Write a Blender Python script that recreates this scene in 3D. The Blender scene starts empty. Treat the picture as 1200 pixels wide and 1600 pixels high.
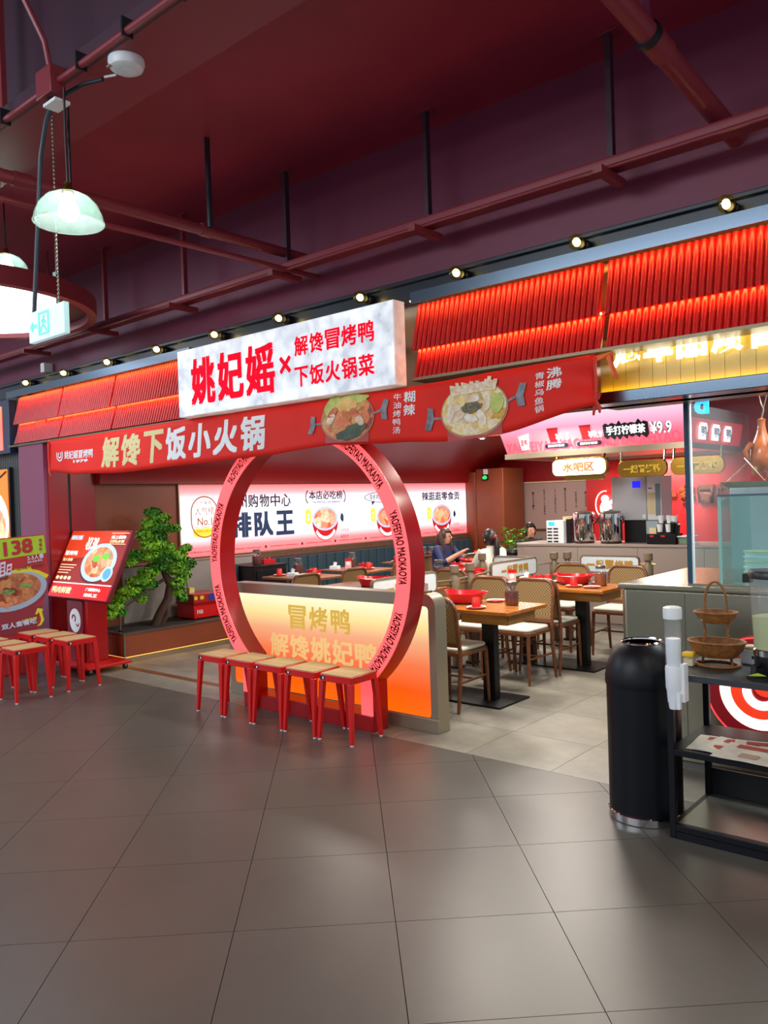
import bpy, bmesh, math, random
from mathutils import Vector, Matrix
random.seed(7)
SC = bpy.context.scene
COL = SC.collection

# ------------------------------------------------------------------ camera
CAM_H = 1.6
TH = math.radians(49.38); ROLL = math.atan(.033); PITCH = math.atan(-17/1265)
f0 = Vector((-math.cos(TH), math.sin(TH), 0)); r0 = Vector((math.sin(TH), math.cos(TH), 0)); u0 = Vector((0, 0, 1))
fw = f0*math.cos(PITCH) + u0*math.sin(PITCH)
uw = -f0*math.sin(PITCH) + u0*math.cos(PITCH)
rw = r0*math.cos(ROLL) - uw*math.sin(ROLL)
upw = uw*math.cos(ROLL) + r0*math.sin(ROLL)
cam = bpy.data.cameras.new('camera')
cam.sensor_fit = 'VERTICAL'; cam.sensor_height = 36; cam.lens = 36*1265/1600
cam.clip_start = .05; cam.clip_end = 100
camo = bpy.data.objects.new('camera', cam); COL.objects.link(camo)
mw = Matrix.Identity(4)
for i in range(3):
    mw[i][0], mw[i][1], mw[i][2] = rw[i], upw[i], -fw[i]
mw[2][3] = CAM_H
camo.matrix_world = mw
SC.camera = camo

# ------------------------------------------------------------------ world, big lights, exposure
SC.view_settings.view_transform = 'Standard'
SC.view_settings.look = 'None'
SC.view_settings.exposure = 0.0
SC.view_settings.gamma = 1.0
SC.view_settings.use_curve_mapping = False
W = bpy.data.worlds.new('mall_ambient'); SC.world = W
W.use_nodes = True
bg = W.node_tree.nodes['Background']
bg.inputs[0].default_value = (.80, .88, 1.0, 1); bg.inputs[1].default_value = .70

def area(name, loc, target, sx, sy, power, col):
    l = bpy.data.lights.new(name, 'AREA'); l.shape = 'RECTANGLE'; l.size = sx; l.size_y = sy
    l.energy = power; l.color = col
    o = bpy.data.objects.new(name, l); COL.objects.link(o)
    o.location = loc
    d = Vector(target) - Vector(loc)
    o.rotation_euler = d.to_track_quat('-Z', 'Y').to_euler()
    return o
# mall concourse ceiling lights (behind and to the left of the viewer), an added warm light at right, dining room and kitchen lights
area('mall_side_light_and_fill', (-4.5, -3.5, 4.4), (-4.5, 2.5, 1.4), 5, 1.2, 300, (.86, .93, 1))
area('mall_side_light_and_fill', (-10.5, 0.2, 4.4), (-8.5, 2.0, 0), 3, 2.0, 220, (.74, .87, 1))
area('mall_side_light_and_fill', (1.6, 1.2, 4.3), (0.2, 2.2, 0), 2, 2.0, 90, (1, .90, .62))  # added unseen, for the yellow pool that counter and shelf lights throw
for i, (x, y, e) in enumerate([(-3.7, 5.35, 34), (-3.7, 6.95, 34), (-6.6, 6.9, 26), (-6.4, 8.8, 30), (-4.6, 8.2, 26), (-2.6, 5.2, 20), (-6.6, 11.0, 26), (-4.1, 10.25, 34), (-7.45, 5.25, 17)]):  # last two added to brighten the bar wall and the planter
    area('dining_light_and_fill', (x, y, 2.04 if y > 9.5 and x > -5 else 2.40), (x, y, 0), (.5), .35, e*1.45, (1, .93, .82))
area('kitchen_light', (-1.0, 4.95, 2.42), (-1.1, 5.0, 0), .9, .35, 60, (.93, .98, 1))

# ------------------------------------------------------------------ helpers
def lin(h):
    h = h.lstrip('#'); out = []
    for i in (0, 2, 4):
        c = int(h[i:i+2], 16)/255
        out.append(c/12.92 if c <= .04045 else ((c+.055)/1.055)**2.4)
    return (*out, 1)

MATS = {}
def mat(name, hexc, rough=.5, metal=0., emit=0., var=0., scale=4., bump=0., bscale=60., hex2=None, spec=.5, coat=0., rnd=0., ecol=None):
    m = bpy.data.materials.new(name); m.use_nodes = True
    nt = m.node_tree; N = nt.nodes; L = nt.links
    b = N['Principled BSDF']
    c = lin(hexc); b.inputs['Base Color'].default_value = c
    b.inputs['Roughness'].default_value = rough; b.inputs['Metallic'].default_value = metal
    b.inputs['Specular IOR Level'].default_value = spec
    if coat: b.inputs['Coat Weight'].default_value = coat; b.inputs['Coat Roughness'].default_value = .08
    src = None
    if var or hex2:
        tc = N.new('ShaderNodeTexCoord'); no = N.new('ShaderNodeTexNoise'); no.inputs['Scale'].default_value = scale
        no.inputs['Detail'].default_value = 6; no.inputs['Roughness'].default_value = .6
        L.new(tc.outputs['Object'], no.inputs['Vector'])
        r = N.new('ShaderNodeValToRGB')
        c2 = lin(hex2) if hex2 else tuple(min(1, x*(1+var)) for x in c[:3])+(1,)
        c1 = c if hex2 else tuple(x*(1-var) for x in c[:3])+(1,)
        r.color_ramp.elements[0].position = .35; r.color_ramp.elements[1].position = .65
        r.color_ramp.elements[0].color = c1; r.color_ramp.elements[1].color = c2
        L.new(no.outputs['Fac'], r.inputs['Fac']); src = r.outputs['Color']
    if rnd:
        oi = N.new('ShaderNodeObjectInfo'); mr = N.new('ShaderNodeMapRange')
        mr.inputs['To Min'].default_value = 1-rnd; mr.inputs['To Max'].default_value = 1+rnd
        L.new(oi.outputs['Random'], mr.inputs['Value'])
        mx = N.new('ShaderNodeVectorMath'); mx.operation = 'SCALE'
        if src: L.new(src, mx.inputs[0])
        else: mx.inputs[0].default_value = c[:3]
        L.new(mr.outputs['Result'], mx.inputs['Scale']); src = mx.outputs['Vector']
    if src: L.new(src, b.inputs['Base Color'])
    if emit:
        b.inputs['Emission Strength'].default_value = emit
        if ecol: b.inputs['Emission Color'].default_value = lin(ecol)
        elif src: L.new(src, b.inputs['Emission Color'])
        else: b.inputs['Emission Color'].default_value = c
    if bump:
        n2 = N.new('ShaderNodeTexNoise'); n2.inputs['Scale'].default_value = bscale; n2.inputs['Detail'].default_value = 4
        t2 = N.new('ShaderNodeTexCoord'); L.new(t2.outputs['Object'], n2.inputs['Vector'])
        bp = N.new('ShaderNodeBump'); bp.inputs['Strength'].default_value = bump; bp.inputs['Distance'].default_value = .01
        L.new(n2.outputs['Fac'], bp.inputs['Height']); L.new(bp.outputs['Normal'], b.inputs['Normal'])
    MATS[name] = m
    return m

def grad_mat(name, axis, lo, hi, stops, emit=1., rough=.4, base=None):
    """print or painted glow whose colour runs along one axis (object coordinates), lit from inside when emit>0"""
    m = bpy.data.materials.new(name); m.use_nodes = True
    nt = m.node_tree; N = nt.nodes; L = nt.links; b = N['Principled BSDF']
    tc = N.new('ShaderNodeTexCoord'); sx = N.new('ShaderNodeSeparateXYZ'); L.new(tc.outputs['Object'], sx.inputs[0])
    mr = N.new('ShaderNodeMapRange'); mr.inputs['From Min'].default_value = lo; mr.inputs['From Max'].default_value = hi
    L.new(sx.outputs[axis], mr.inputs['Value'])
    r = N.new('ShaderNodeValToRGB'); els = r.color_ramp.elements
    while len(els) < len(stops): els.new(.5)
    for e, (p, h) in zip(els, stops): e.position = p; e.color = lin(h)
    L.new(mr.outputs['Result'], r.inputs['Fac'])
    L.new(r.outputs['Color'], b.inputs['Emission Color']); b.inputs['Emission Strength'].default_value = emit
    b.inputs['Base Color'].default_value = lin(base) if base else (.25, .2, .2, 1)
    b.inputs['Roughness'].default_value = rough
    return m

def food_mat(name, cols, scale=22, emit=0., rough=.4):
    """printed picture of stew: irregular lumps of a few colours"""
    m = bpy.data.materials.new(name); m.use_nodes = True
    nt = m.node_tree; N = nt.nodes; L = nt.links; b = N['Principled BSDF']
    tc = N.new('ShaderNodeTexCoord')
    no = N.new('ShaderNodeTexNoise'); no.inputs['Scale'].default_value = scale*.5; no.inputs['Detail'].default_value = 3
    L.new(tc.outputs['Object'], no.inputs['Vector'])
    mx = N.new('ShaderNodeMix'); mx.data_type = 'VECTOR'; mx.inputs[0].default_value = .12
    L.new(tc.outputs['Object'], mx.inputs[4]); L.new(no.outputs['Color'], mx.inputs[5])
    v = N.new('ShaderNodeTexVoronoi'); v.inputs['Scale'].default_value = scale
    L.new(mx.outputs[1], v.inputs['Vector'])
    sp = N.new('ShaderNodeSeparateColor'); L.new(v.outputs['Color'], sp.inputs[0])
    r = N.new('ShaderNodeValToRGB'); els = r.color_ramp.elements
    r.color_ramp.interpolation = 'B_SPLINE'
    while len(els) < len(cols): els.new(.5)
    for i, (e, h) in enumerate(zip(els, cols)): e.position = i/(len(cols)-1); e.color = lin(h)
    L.new(sp.outputs[0], r.inputs['Fac'])
    n3 = N.new('ShaderNodeTexNoise'); n3.inputs['Scale'].default_value = scale*2.5; n3.inputs['Detail'].default_value = 4
    L.new(tc.outputs['Object'], n3.inputs['Vector'])
    mm = N.new('ShaderNodeMix'); mm.data_type = 'RGBA'; mm.blend_type = 'OVERLAY'; mm.inputs[0].default_value = .7
    L.new(r.outputs['Color'], mm.inputs[6]); L.new(n3.outputs['Fac'], mm.inputs[7])
    L.new(mm.outputs[2], b.inputs['Base Color']); b.inputs['Roughness'].default_value = rough
    if emit: L.new(mm.outputs[2], b.inputs['Emission Color']); b.inputs['Emission Strength'].default_value = emit
    MATS[name] = m
    return m

def wood_mat(name, a, bcol, rough=.35, scale=3., axis=(1, 8, 8)):
    m = mat(name, a, rough)
    nt = m.node_tree; N = nt.nodes; L = nt.links; b = N['Principled BSDF']
    tc = N.new('ShaderNodeTexCoord'); mp = N.new('ShaderNodeMapping'); mp.inputs['Scale'].default_value = axis
    no = N.new('ShaderNodeTexNoise'); no.inputs['Scale'].default_value = scale; no.inputs['Detail'].default_value = 6; no.inputs['Distortion'].default_value = .6
    L.new(tc.outputs['Object'], mp.inputs[0]); L.new(mp.outputs[0], no.inputs['Vector'])
    r = N.new('ShaderNodeValToRGB'); r.color_ramp.elements[0].color = lin(a); r.color_ramp.elements[1].color = lin(bcol)
    r.color_ramp.elements[0].position = .3; r.color_ramp.elements[1].position = .7
    L.new(no.outputs['Fac'], r.inputs['Fac']); L.new(r.outputs['Color'], b.inputs['Base Color'])
    return m

def glass_mat(name, tint, gloss=.10, opacity=0.0, rough=.02, ior=1.45):
    """thin clear pane: mostly transparent with a fresnel mirror and a little tint"""
    m = bpy.data.materials.new(name); m.use_nodes = True
    nt = m.node_tree; N = nt.nodes; L = nt.links
    for n in list(N): N.remove(n)
    out = N.new('ShaderNodeOutputMaterial'); tr = N.new('ShaderNodeBsdfTransparent'); gl = N.new('ShaderNodeBsdfGlossy')
    df = N.new('ShaderNodeBsdfDiffuse'); lw = N.new('ShaderNodeLayerWeight'); lw.inputs[0].default_value = .5; fr = N.new('ShaderNodeMath'); fr.operation = 'POWER'; fr.inputs[1].default_value = 4.5; f2_ = N.new('ShaderNodeMath'); f2_.operation = 'MULTIPLY'; f2_.inputs[1].default_value = (ior-1)*1.3; L.new(lw.outputs['Facing'], fr.inputs[0]); L.new(fr.outputs[0], f2_.inputs[0])
    tr.inputs[0].default_value = lin(tint); gl.inputs['Roughness'].default_value = rough; df.inputs[0].default_value = lin(tint)
    ma = N.new('ShaderNodeMath'); ma.operation = 'ADD'; ma.inputs[1].default_value = gloss; ma.use_clamp = True
    L.new(f2_.outputs[0], ma.inputs[0])
    m1 = N.new('ShaderNodeMixShader'); m1.inputs[0].default_value = opacity
    L.new(tr.outputs[0], m1.inputs[1]); L.new(df.outputs[0], m1.inputs[2])
    m2 = N.new('ShaderNodeMixShader'); L.new(ma.outputs[0], m2.inputs[0]); L.new(m1.outputs[0], m2.inputs[1]); L.new(gl.outputs[0], m2.inputs[2])
    L.new(m2.outputs[0], out.inputs[0]); MATS[name] = m
    return m

class MB:
    """collects geometry for one mesh"""
    def __init__(s): s.v = []; s.f = []; s.mi = []; s.cur = 0
    def add(s, vs, fs):
        n = len(s.v); s.v += [tuple(v) for v in vs]; s.f += [tuple(i+n for i in f) for f in fs]; s.mi += [s.cur]*len(fs); return s
    def box(s, x0, x1, y0, y1, z0, z1):
        return s.add([(x0, y0, z0), (x1, y0, z0), (x1, y1, z0), (x0, y1, z0), (x0, y0, z1), (x1, y0, z1), (x1, y1, z1), (x0, y1, z1)],
                     [(0, 3, 2, 1), (4, 5, 6, 7), (0, 1, 5, 4), (1, 2, 6, 5), (2, 3, 7, 6), (3, 0, 4, 7)])
    def tube(s, pts, r, n=8, closed=False):
        P = [Vector(p) for p in pts]; R = r if isinstance(r, (list, tuple)) else [r]*len(P)
        rings = []; m = len(P); prev = None
        for i, p in enumerate(P):
            a = P[(i-1) % m] if (closed or i > 0) else P[i]
            b = P[(i+1) % m] if (closed or i < m-1) else P[i]
            t = (b-a).normalized()
            if prev is None:
                h = Vector((0, 0, 1)) if abs(t.z) < .9 else Vector((1, 0, 0))
                u = t.cross(h).normalized()
            else:
                u = (prev - t*prev.dot(t)).normalized()
            prev = u; w = t.cross(u)
            rings.append([p + (u*math.cos(k*2*math.pi/n) + w*math.sin(k*2*math.pi/n))*R[i] for k in range(n)])
        vs = [v for rg in rings for v in rg]; fs = []
        cnt = m if closed else m-1
        for i in range(cnt):
            j = (i+1) % m
            for k in range(n): fs.append((i*n+k, i*n+(k+1) % n, j*n+(k+1) % n, j*n+k))
        if not closed: fs += [tuple(range(n-1, -1, -1)), tuple((m-1)*n+k for k in range(n))]
        return s.add(vs, fs)
    def bar(s, a, b, w, d=None, upv=(0, 0, 1)):
        a = Vector(a); b = Vector(b); d = d or w; t = (b-a).normalized(); h = Vector(upv)
        if abs(t.dot(h)) > .95: h = Vector((1, 0, 0))
        u = t.cross(h).normalized()*w/2; v = u.cross(t).normalized()*d/2
        vs = [a-u-v, a+u-v, a+u+v, a-u+v, b-u-v, b+u-v, b+u+v, b-u+v]
        return s.add(vs, [(0, 3, 2, 1), (4, 5, 6, 7), (0, 1, 5, 4), (1, 2, 6, 5), (2, 3, 7, 6), (3, 0, 4, 7)])
    def lathe(s, prof, c=(0, 0, 0), n=20, sx=1., sy=1., M=None):
        vs = []; fs = []; m = len(prof)
        for r, z in prof:
            for k in range(n):
                a = 2*math.pi*k/n; v = Vector((c[0]+r*sx*math.cos(a), c[1]+r*sy*math.sin(a), c[2]+z)); vs.append(M @ v if M else v)
        for i in range(m-1):
            for k in range(n): fs.append((i*n+k, i*n+(k+1) % n, (i+1)*n+(k+1) % n, (i+1)*n+k))
        if prof[0][0] > 1e-5: fs.append(tuple(range(n-1, -1, -1)))
        if prof[-1][0] > 1e-5: fs.append(tuple((m-1)*n+k for k in range(n)))
        return s.add(vs, fs)
    def ball(s, c, r, n=14, m=9, M=None):
        r = r if isinstance(r, (list, tuple)) else (r, r, r)
        vs = []; fs = []
        for i in range(m+1):
            t = math.pi*i/m
            for k in range(n):
                a = 2*math.pi*k/n
                v = Vector((r[0]*math.sin(t)*math.cos(a), r[1]*math.sin(t)*math.sin(a), r[2]*math.cos(t)))
                if M: v = M @ v
                vs.append(v+Vector(c))
        for i in range(m):
            for k in range(n): fs.append((i*n+k, (i+1)*n+k, (i+1)*n+(k+1) % n, i*n+(k+1) % n))
        return s.add(vs, fs)
    def prism(s, poly, d0, d1, ax='y'):
        """polygon given in the other two axes, pushed from d0 to d1 along ax"""
        def mk(a, b, d): return {'x': (d, a, b), 'y': (a, d, b), 'z': (a, b, d)}[ax]
        n = len(poly); vs = [mk(a, b, d0) for a, b in poly]+[mk(a, b, d1) for a, b in poly]
        fs = [tuple(range(n)), tuple(range(2*n-1, n-1, -1))]+[(i, i+n, (i+1) % n+n, (i+1) % n) for i in range(n)]
        return s.add(vs, fs)
    def ringprism(s, outer, inner, d0, d1, ax='y'):
        def mk(a, b, d): return {'x': (d, a, b), 'y': (a, d, b), 'z': (a, b, d)}[ax]
        n = len(outer); vs = []
        for pl, d in ((outer, d0), (inner, d0), (outer, d1), (inner, d1)): vs += [mk(a, b, d) for a, b in pl]
        fs = []
        for i in range(n):
            j = (i+1) % n
            fs += [(i, j, n+j, n+i), (2*n+i, 3*n+i, 3*n+j, 2*n+j), (i, 2*n+i, 2*n+j, j), (n+i, n+j, 3*n+j, 3*n+i)]
        return s.add(vs, fs)
    def map(s, fn): s.v = [tuple(fn(Vector(v))) for v in s.v]; return s

def rrect(x0, x1, z0, z1, r, n=5):
    out = []
    for cx, cz, a0 in ((x1-r, z1-r, 0), (x0+r, z1-r, 90), (x0+r, z0+r, 180), (x1-r, z0+r, 270)):
        for i in range(n+1):
            a = math.radians(a0+90*i/n); out.append((cx+r*math.cos(a), cz+r*math.sin(a)))
    return out
def circ(cx, cz, rx, rz=None, n=32, a0=0., a1=360.):
    rz = rz or rx; full = abs(a1-a0-360) < .01
    return [(cx+rx*math.cos(math.radians(a0+(a1-a0)*i/(n if full else n-1))), cz+rz*math.sin(math.radians(a0+(a1-a0)*i/(n if full else n-1)))) for i in range(n)]

ORG = {}
def mesh_of(name, mb, mats, off=(0, 0, 0), smooth=True):
    me = bpy.data.meshes.new(name); o = Vector(off)
    me.from_pydata([tuple(Vector(v)-o) for v in mb.v], [], mb.f)
    for m in (mats if isinstance(mats, (list, tuple)) else [mats]): me.materials.append(m)
    if any(mb.mi): me.polygons.foreach_set('material_index', mb.mi)
    b = bmesh.new(); b.from_mesh(me); bmesh.ops.recalc_face_normals(b, faces=b.faces); b.to_mesh(me); b.free()
    if smooth:
        me.polygons.foreach_set('use_smooth', [True]*len(me.polygons)); me.set_sharp_from_angle(angle=math.radians(38))
    me.update()
    return me
def bevel(o, w, seg=2):
    md = o.modifiers.new('bevel', 'BEVEL'); md.width = w; md.segments = seg; md.limit_method = 'ANGLE'; md.angle_limit = math.radians(40)
    return o
def tag(o, label, cat=None, group=None, kind=None):
    o['label'] = label
    if cat: o['category'] = cat
    if group: o['group'] = group
    if kind: o['kind'] = kind
    return o
def thing(name, label, cat, loc=(0, 0, 0), rz=0., group=None, world=True):
    """Empty at a thing's base; parts are given in world coordinates unless world=False"""
    o = bpy.data.objects.new(name, None); COL.objects.link(o); o.empty_display_size = .1
    o.location = loc; o.rotation_euler = (0, 0, rz); tag(o, label, cat, group)
    ORG[o] = Vector(loc) if world else Vector((0, 0, 0))
    return o
def part(name, mb, m, parent, bev=0., label=None, me=None):
    me = me or mesh_of(name, mb, m, ORG.get(parent, (0, 0, 0)))
    o = bpy.data.objects.new(name, me); COL.objects.link(o); o.parent = parent; ORG[o] = ORG.get(parent, Vector((0, 0, 0)))
    if bev: bevel(o, bev)
    if label: o['label'] = label
    return o
def single(name, mb, m, label, cat, group=None, bev=0., kind=None):
    xs = [v[0] for v in mb.v]; ys = [v[1] for v in mb.v]; zs = [v[2] for v in mb.v]
    base = ((min(xs)+max(xs))/2, (min(ys)+max(ys))/2, min(zs))
    o = bpy.data.objects.new(name, mesh_of(name, mb, m, base)); COL.objects.link(o); o.location = base; ORG[o] = Vector(base)
    tag(o, label, cat, group, kind)
    if bev: bevel(o, bev)
    return o
def struct(name, mb, m, label, bev=0.):
    return single(name, mb, m, label, None, None, bev, 'structure')
def dup(root, loc=None, rz=None, label=None, group=None):
    r = root.copy(); COL.objects.link(r)
    if loc is not None: r.location = loc
    if rz is not None: r.rotation_euler = (0, 0, rz)
    if label: r['label'] = label
    if group: r['group'] = group
    for ch in [c for c in ALLCH(root)]:
        c = ch.copy(); COL.objects.link(c); c.parent = r
        for g in ALLCH(ch):
            d = g.copy(); COL.objects.link(d); d.parent = c
    return r
def ALLCH(o): return list(o.children)

def text_verts(body, off=.0, res=3, spacing=1., solid=False):
    """outline letters; off>0 thickens the strokes by laying shifted copies over each other"""
    c = bpy.data.curves.new('lettering', 'FONT'); c.body = body; c.size = 1; c.offset = min(off, .045) if solid else 0; c.resolution_u = res
    c.space_character = spacing
    o = bpy.data.objects.new('lettering', c); me = o.to_mesh()
    vs = [(v.co.x, v.co.y) for v in me.vertices]; fs = [tuple(p.vertices) for p in me.polygons]
    o.to_mesh_clear(); bpy.data.objects.remove(o); bpy.data.curves.remove(c)
    if off > .008 and not solid:
        d = off*.62; V = []; F = []
        for k, (dx, dy) in enumerate(((-d, -d*.8), (d, -d*.8), (d, d*.8), (-d, d*.8), (0, 0))[:5 if off > .025 else 4]):
            n = len(V); V += [(x+dx, y+dy) for x, y in vs]; F += [tuple(i+n for i in f) for f in fs]
        vs, fs = V, F
    return vs, fs
def text(parent, body, o, rt, up, w, h, m, off=.0, slant=0., fn=None, name='lettering', label=None, spacing=1., depth=0.):
    """lettering fitted into a w x h box whose lower left corner is o, on the plane rt x up"""
    vs, fs = text_verts(body, off, 3, spacing, bool(depth))
    x0 = min(v[0] for v in vs); x1 = max(v[0] for v in vs); y0 = min(v[1] for v in vs); y1 = max(v[1] for v in vs)
    o = Vector(o); rt = Vector(rt); up = Vector(up); mb = MB(); q = []; ncopy = 1 if (depth or off <= .008) else (5 if off > .025 else 4); per = len(vs)//ncopy; nr_ = rt.cross(up)
    for iv, (x, y) in enumerate(vs):
        a = (x-x0)/(x1-x0)*w; b = (y-y0)/max(1e-6, y1-y0)*h; a += slant*b
        p = o+rt*a+up*b+nr_*(.0003*(iv//per))
        if fn: p = fn(p)
        q.append(p)
    if depth:
        nrm = rt.cross(up); k = len(q)
        cnt = {}
        for f in fs:
            for i in range(len(f)):
                e = (f[i], f[(i+1) % len(f)]); cnt[e] = 1
        side = [(a, b, b+k, a+k) for (a, b) in cnt if (b, a) not in cnt]
        mb.add(q+[p+nrm*depth for p in q], list(fs)+[tuple(i+k for i in f) for f in fs]+side)
    else:
        mb.add(q, fs)
    return part(name, mb, m, parent, label=label)
# ------------------------------------------------------------------ materials
ceil_red = mat('ceiling_red_paint', '#96233a', .55, var=.12, scale=1.2)
bulk_red = mat('bulkhead_red_paint', '#661c3a', .5, var=.1, scale=1.)
pipe_red = mat('pipe_red_paint', '#7e2a34', .4)
dark_metal = mat('dark_metal', '#20242c', .35, .3)
plum_and_shade = mat('dark_plum_and_shade', '#3a1c2e', .5)  # dark plum of hangers and channel, reused to paint shade on the ceiling
rail_steel = mat('mirror_rail_steel', '#5f6c7a', .24, 1.)
edge_bronze = mat('edge_bronze', '#75684f', .4, .5)
black_beam = mat('black_beam_paint', '#1b222c', .3, .2)
steel = mat('brushed_steel', '#96917e', .25, .85, var=.06, scale=2.)
steel_dark = mat('dark_steel', '#7a766f', .3, .7)
bronze = mat('bronze_steel', '#a39581', .32, .6)
brass = mat('brass', '#b08a3c', .25, 1.)
chrome = mat('chrome', '#d8d8da', .06, 1.)
tile_grey = mat('mall_tile', '#57524d', .36, var=.05, scale=3., rnd=.03, spec=.4)
grout = mat('grout', '#24221f', .9)
tile_warm = mat('dining_tile', '#736e64', .42, scale=2.2, hex2='#918b7e', rnd=.03)
gloss_red = mat('gloss_red', '#a10c14', .22)
deep_red = mat('deep_red_wall', '#8d0a12', .45)
panel_red = mat('flute_red', '#b01519', .34)
brown_wall = mat('brown_wall', '#8a4326', .4, var=.08, scale=2.)
grey_panel = mat('grey_panel', '#9a938e', .35)
taupe = mat('taupe_panel', '#94857d', .4)
white_plastic = mat('white_plastic', '#e4e8ee', .35)
cream = mat('cream', '#d8c9a0', .5)
black_plastic = mat('black_plastic', '#0d0e11', .38)
navy_black = mat('black_powder_coat', '#090b12', .42, spec=.3)
stool_red = mat('stool_red', '#d01a1c', .3)
stool_top = wood_mat('stool_top_wood', '#b89a68', '#cdb283', .5)
chair_wood = wood_mat('chair_wood', '#5c3018', '#774526', .35)
table_wood = wood_mat('table_wood', '#9a531b', '#b8702c', .25, 2.5)
table_dark = wood_mat('table_dark_wood', '#7a4a2c', '#94603c', .3, 2.5)
apron_wood = wood_mat('apron_wood', '#8f6026', '#a87736', .4, 2.5)
board_wood = wood_mat('board_wood', '#6a5a48', '#7d6a54', .4, 2.)
cushion = mat('cushion_fabric', '#c9c7bb', .8, var=.05, scale=8.)
teal = mat('teal_leather', '#27404d', .42)
white_board = mat('white_board', '#cdd6dc', .3)
gold = mat('gold_letter', '#b5872c', .45)
plate_white = mat('plate_white', '#ece4dd', .25)
red_plastic = mat('red_plastic', '#d8221c', .25)
pan_red = mat('pan_red', '#c01622', .28)
tea = mat('tea', '#5e140c', .08)
tea_amber = mat('tea_amber', '#93420f', .08)
black_iron = mat('black_iron', '#131417', .4, .4)
ink = mat('ink', '#1c1b22', .6)
white_print = mat('white_print', '#e9e9ea', .5)
dough = mat('dull_gold_print', '#d9c98c', .5)
red_banner = mat('banner_cloth', '#e0261a', .6, var=.06, scale=2., spec=.2)
paper = mat('paper', '#ece9e0', .45, hex2='#d8d2c2', scale=9)
paper_red = mat('paper_red', '#b04a40', .6)
wicker = mat('wicker', '#8a5526', .5, var=.25, scale=40, bump=.5, bscale=90)
leafm = mat('leaf', '#4c9a1e', .5, hex2='#98d630', scale=6, rnd=.12)
leafd = mat('leaf_dark', '#2a6a1e', .5, hex2='#56a426', scale=5)
bark = mat('bark', '#4a3328', .8, bump=.6, bscale=30)
skin = mat('skin', '#d6a184', .5)
hair = mat('hair', '#241a1c', .4)
hair_brown = mat('hair_brown', '#4a2e2a', .4)
cloth_navy = mat('cloth_navy', '#26305e', .7)
cloth_white = mat('cloth_white', '#d9d2c8', .75)
cloth_black = mat('cloth_black', '#2a2022', .7)
cable = mat('cable', '#1f2c3c', .45)
glass = glass_mat('clear_glass', '#fafdfc', .05, .03)
pane_glass = glass_mat('pane_glass', '#fafdfd', .01, .03, .02, 1.18)
glass_teal = glass_mat('teal_glass', '#e2f4f2', .02, .05, .02, 1.2)
glass_edge = mat('glass_edge', '#23485c', .15)
clear_plastic = glass_mat('clear_plastic', '#fafbfc', .04, .10, .1)
led_warm = mat('led_warm', '#ffb070', .5, emit=40, ecol='#ff9a50')
led_yellow = mat('led_yellow', '#ffe23a', .5, emit=12, ecol='#ffd21e')
led_white = mat('led_white', '#ffffff', .5, emit=9)
bulb_glow = glass_mat('bulb_glow', '#ffe9a8', .05, .0)
bulb_core = mat('bulb_core', '#ffffff', .3, emit=22, ecol='#fff0c0')
white_glow = mat('white_glow', '#ffffff', .4, emit=4.)
letter_glow = mat('white_letter_glow', '#ffffff', .4, emit=3.2, ecol='#fff6cf')
ring_glow = mat('ring_light_face', '#ff5c5c', .4, emit=1.0, ecol='#ff5a5e')
ring_ink = mat('ring_lettering', '#7a0714', .5)
marble_lit = mat('lit_marble_sign', '#aeb3bd', .35, emit=.72, hex2='#e6e9ee', scale=7.)
marble_side = mat('lit_marble_side', '#c9b7ae', .4, emit=.35, hex2='#f2e6de', scale=6.)
sign_red = mat('sign_red_letter', '#d80824', .7, emit=.8, spec=.05)
orange_led = mat('orange_led', '#ff5a14', .4, emit=3.)

# ------------------------------------------------------------------ floors, tile by tile
def clip(poly, a, b, c):
    """keep a*x+b*y<=c"""
    out = []
    for i in range(len(poly)):
        p, q = poly[i], poly[(i+1) % len(poly)]
        dp = a*p[0]+b*p[1]-c; dq = a*q[0]+b*q[1]-c
        if dp <= 0: out.append(p)
        if (dp < 0 < dq) or (dq < 0 < dp):
            t = dp/(dp-dq); out.append((p[0]+(q[0]-p[0])*t, p[1]+(q[1]-p[1])*t))
    return out
FY = 4.145
fl = struct('floor', MB().box(-13, 2.5, -3.2, FY, -.08, -.006), grout, 'grey tiled mall floor in front of the restaurant')
ang = math.radians(133.6); T = .61
e1 = Vector((math.cos(ang), math.sin(ang))); e2 = Vector((e1.y, -e1.x)); P0 = Vector((-2.417, 2.758)); g = .0015
full = MB().prism([(g, g), (T-g, g), (T-g, T-g), (g, T-g)], -.014, 0, 'z')
full_me = mesh_of('tile', full, tile_grey)
nt_ = 0
for i in range(-16, 17):
    for j in range(-16, 17):
        c0 = P0+e1*T*i+e2*T*j
        q = [c0+e1*a+e2*b for a, b in ((g, g), (T-g, g), (T-g, T-g), (g, T-g))]
        cx = sum(p.x for p in q)/4; cy = sum(p.y for p in q)/4
        dep = cx*f0.x+cy*f0.y; lat = cx*r0.x+cy*r0.y
        if dep < 1.7 or abs(lat) > dep*.52+.9 or cx < -12.6 or cx > 2 or min(p.y for p in q) > FY-.02: continue
        poly = clip([(p.x, p.y) for p in q], 0, 1, FY-g)
        if len(poly) < 3: continue
        if all(p.y < FY-g for p in q):
            o = bpy.data.objects.new('tile', full_me); COL.objects.link(o); o.parent = fl
            o.location = (c0.x-fl.location.x, c0.y-fl.location.y, -fl.location.z); o.rotation_euler = (0, 0, ang)
            # local x follows e1, local y follows -e2: shift by one pitch
            o.location = (c0.x+e2.x*T-fl.location.x, c0.y+e2.y*T-fl.location.y, -fl.location.z)
        else:
            part('tile', MB().prism(poly, -.014, 0, 'z'), tile_grey, fl)
        nt_ += 1
f2 = struct('floor', MB().box(-8.35, 1.5, FY, 12.8, -.08, -.006), grout, 'beige stone tiled restaurant floor')
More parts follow.
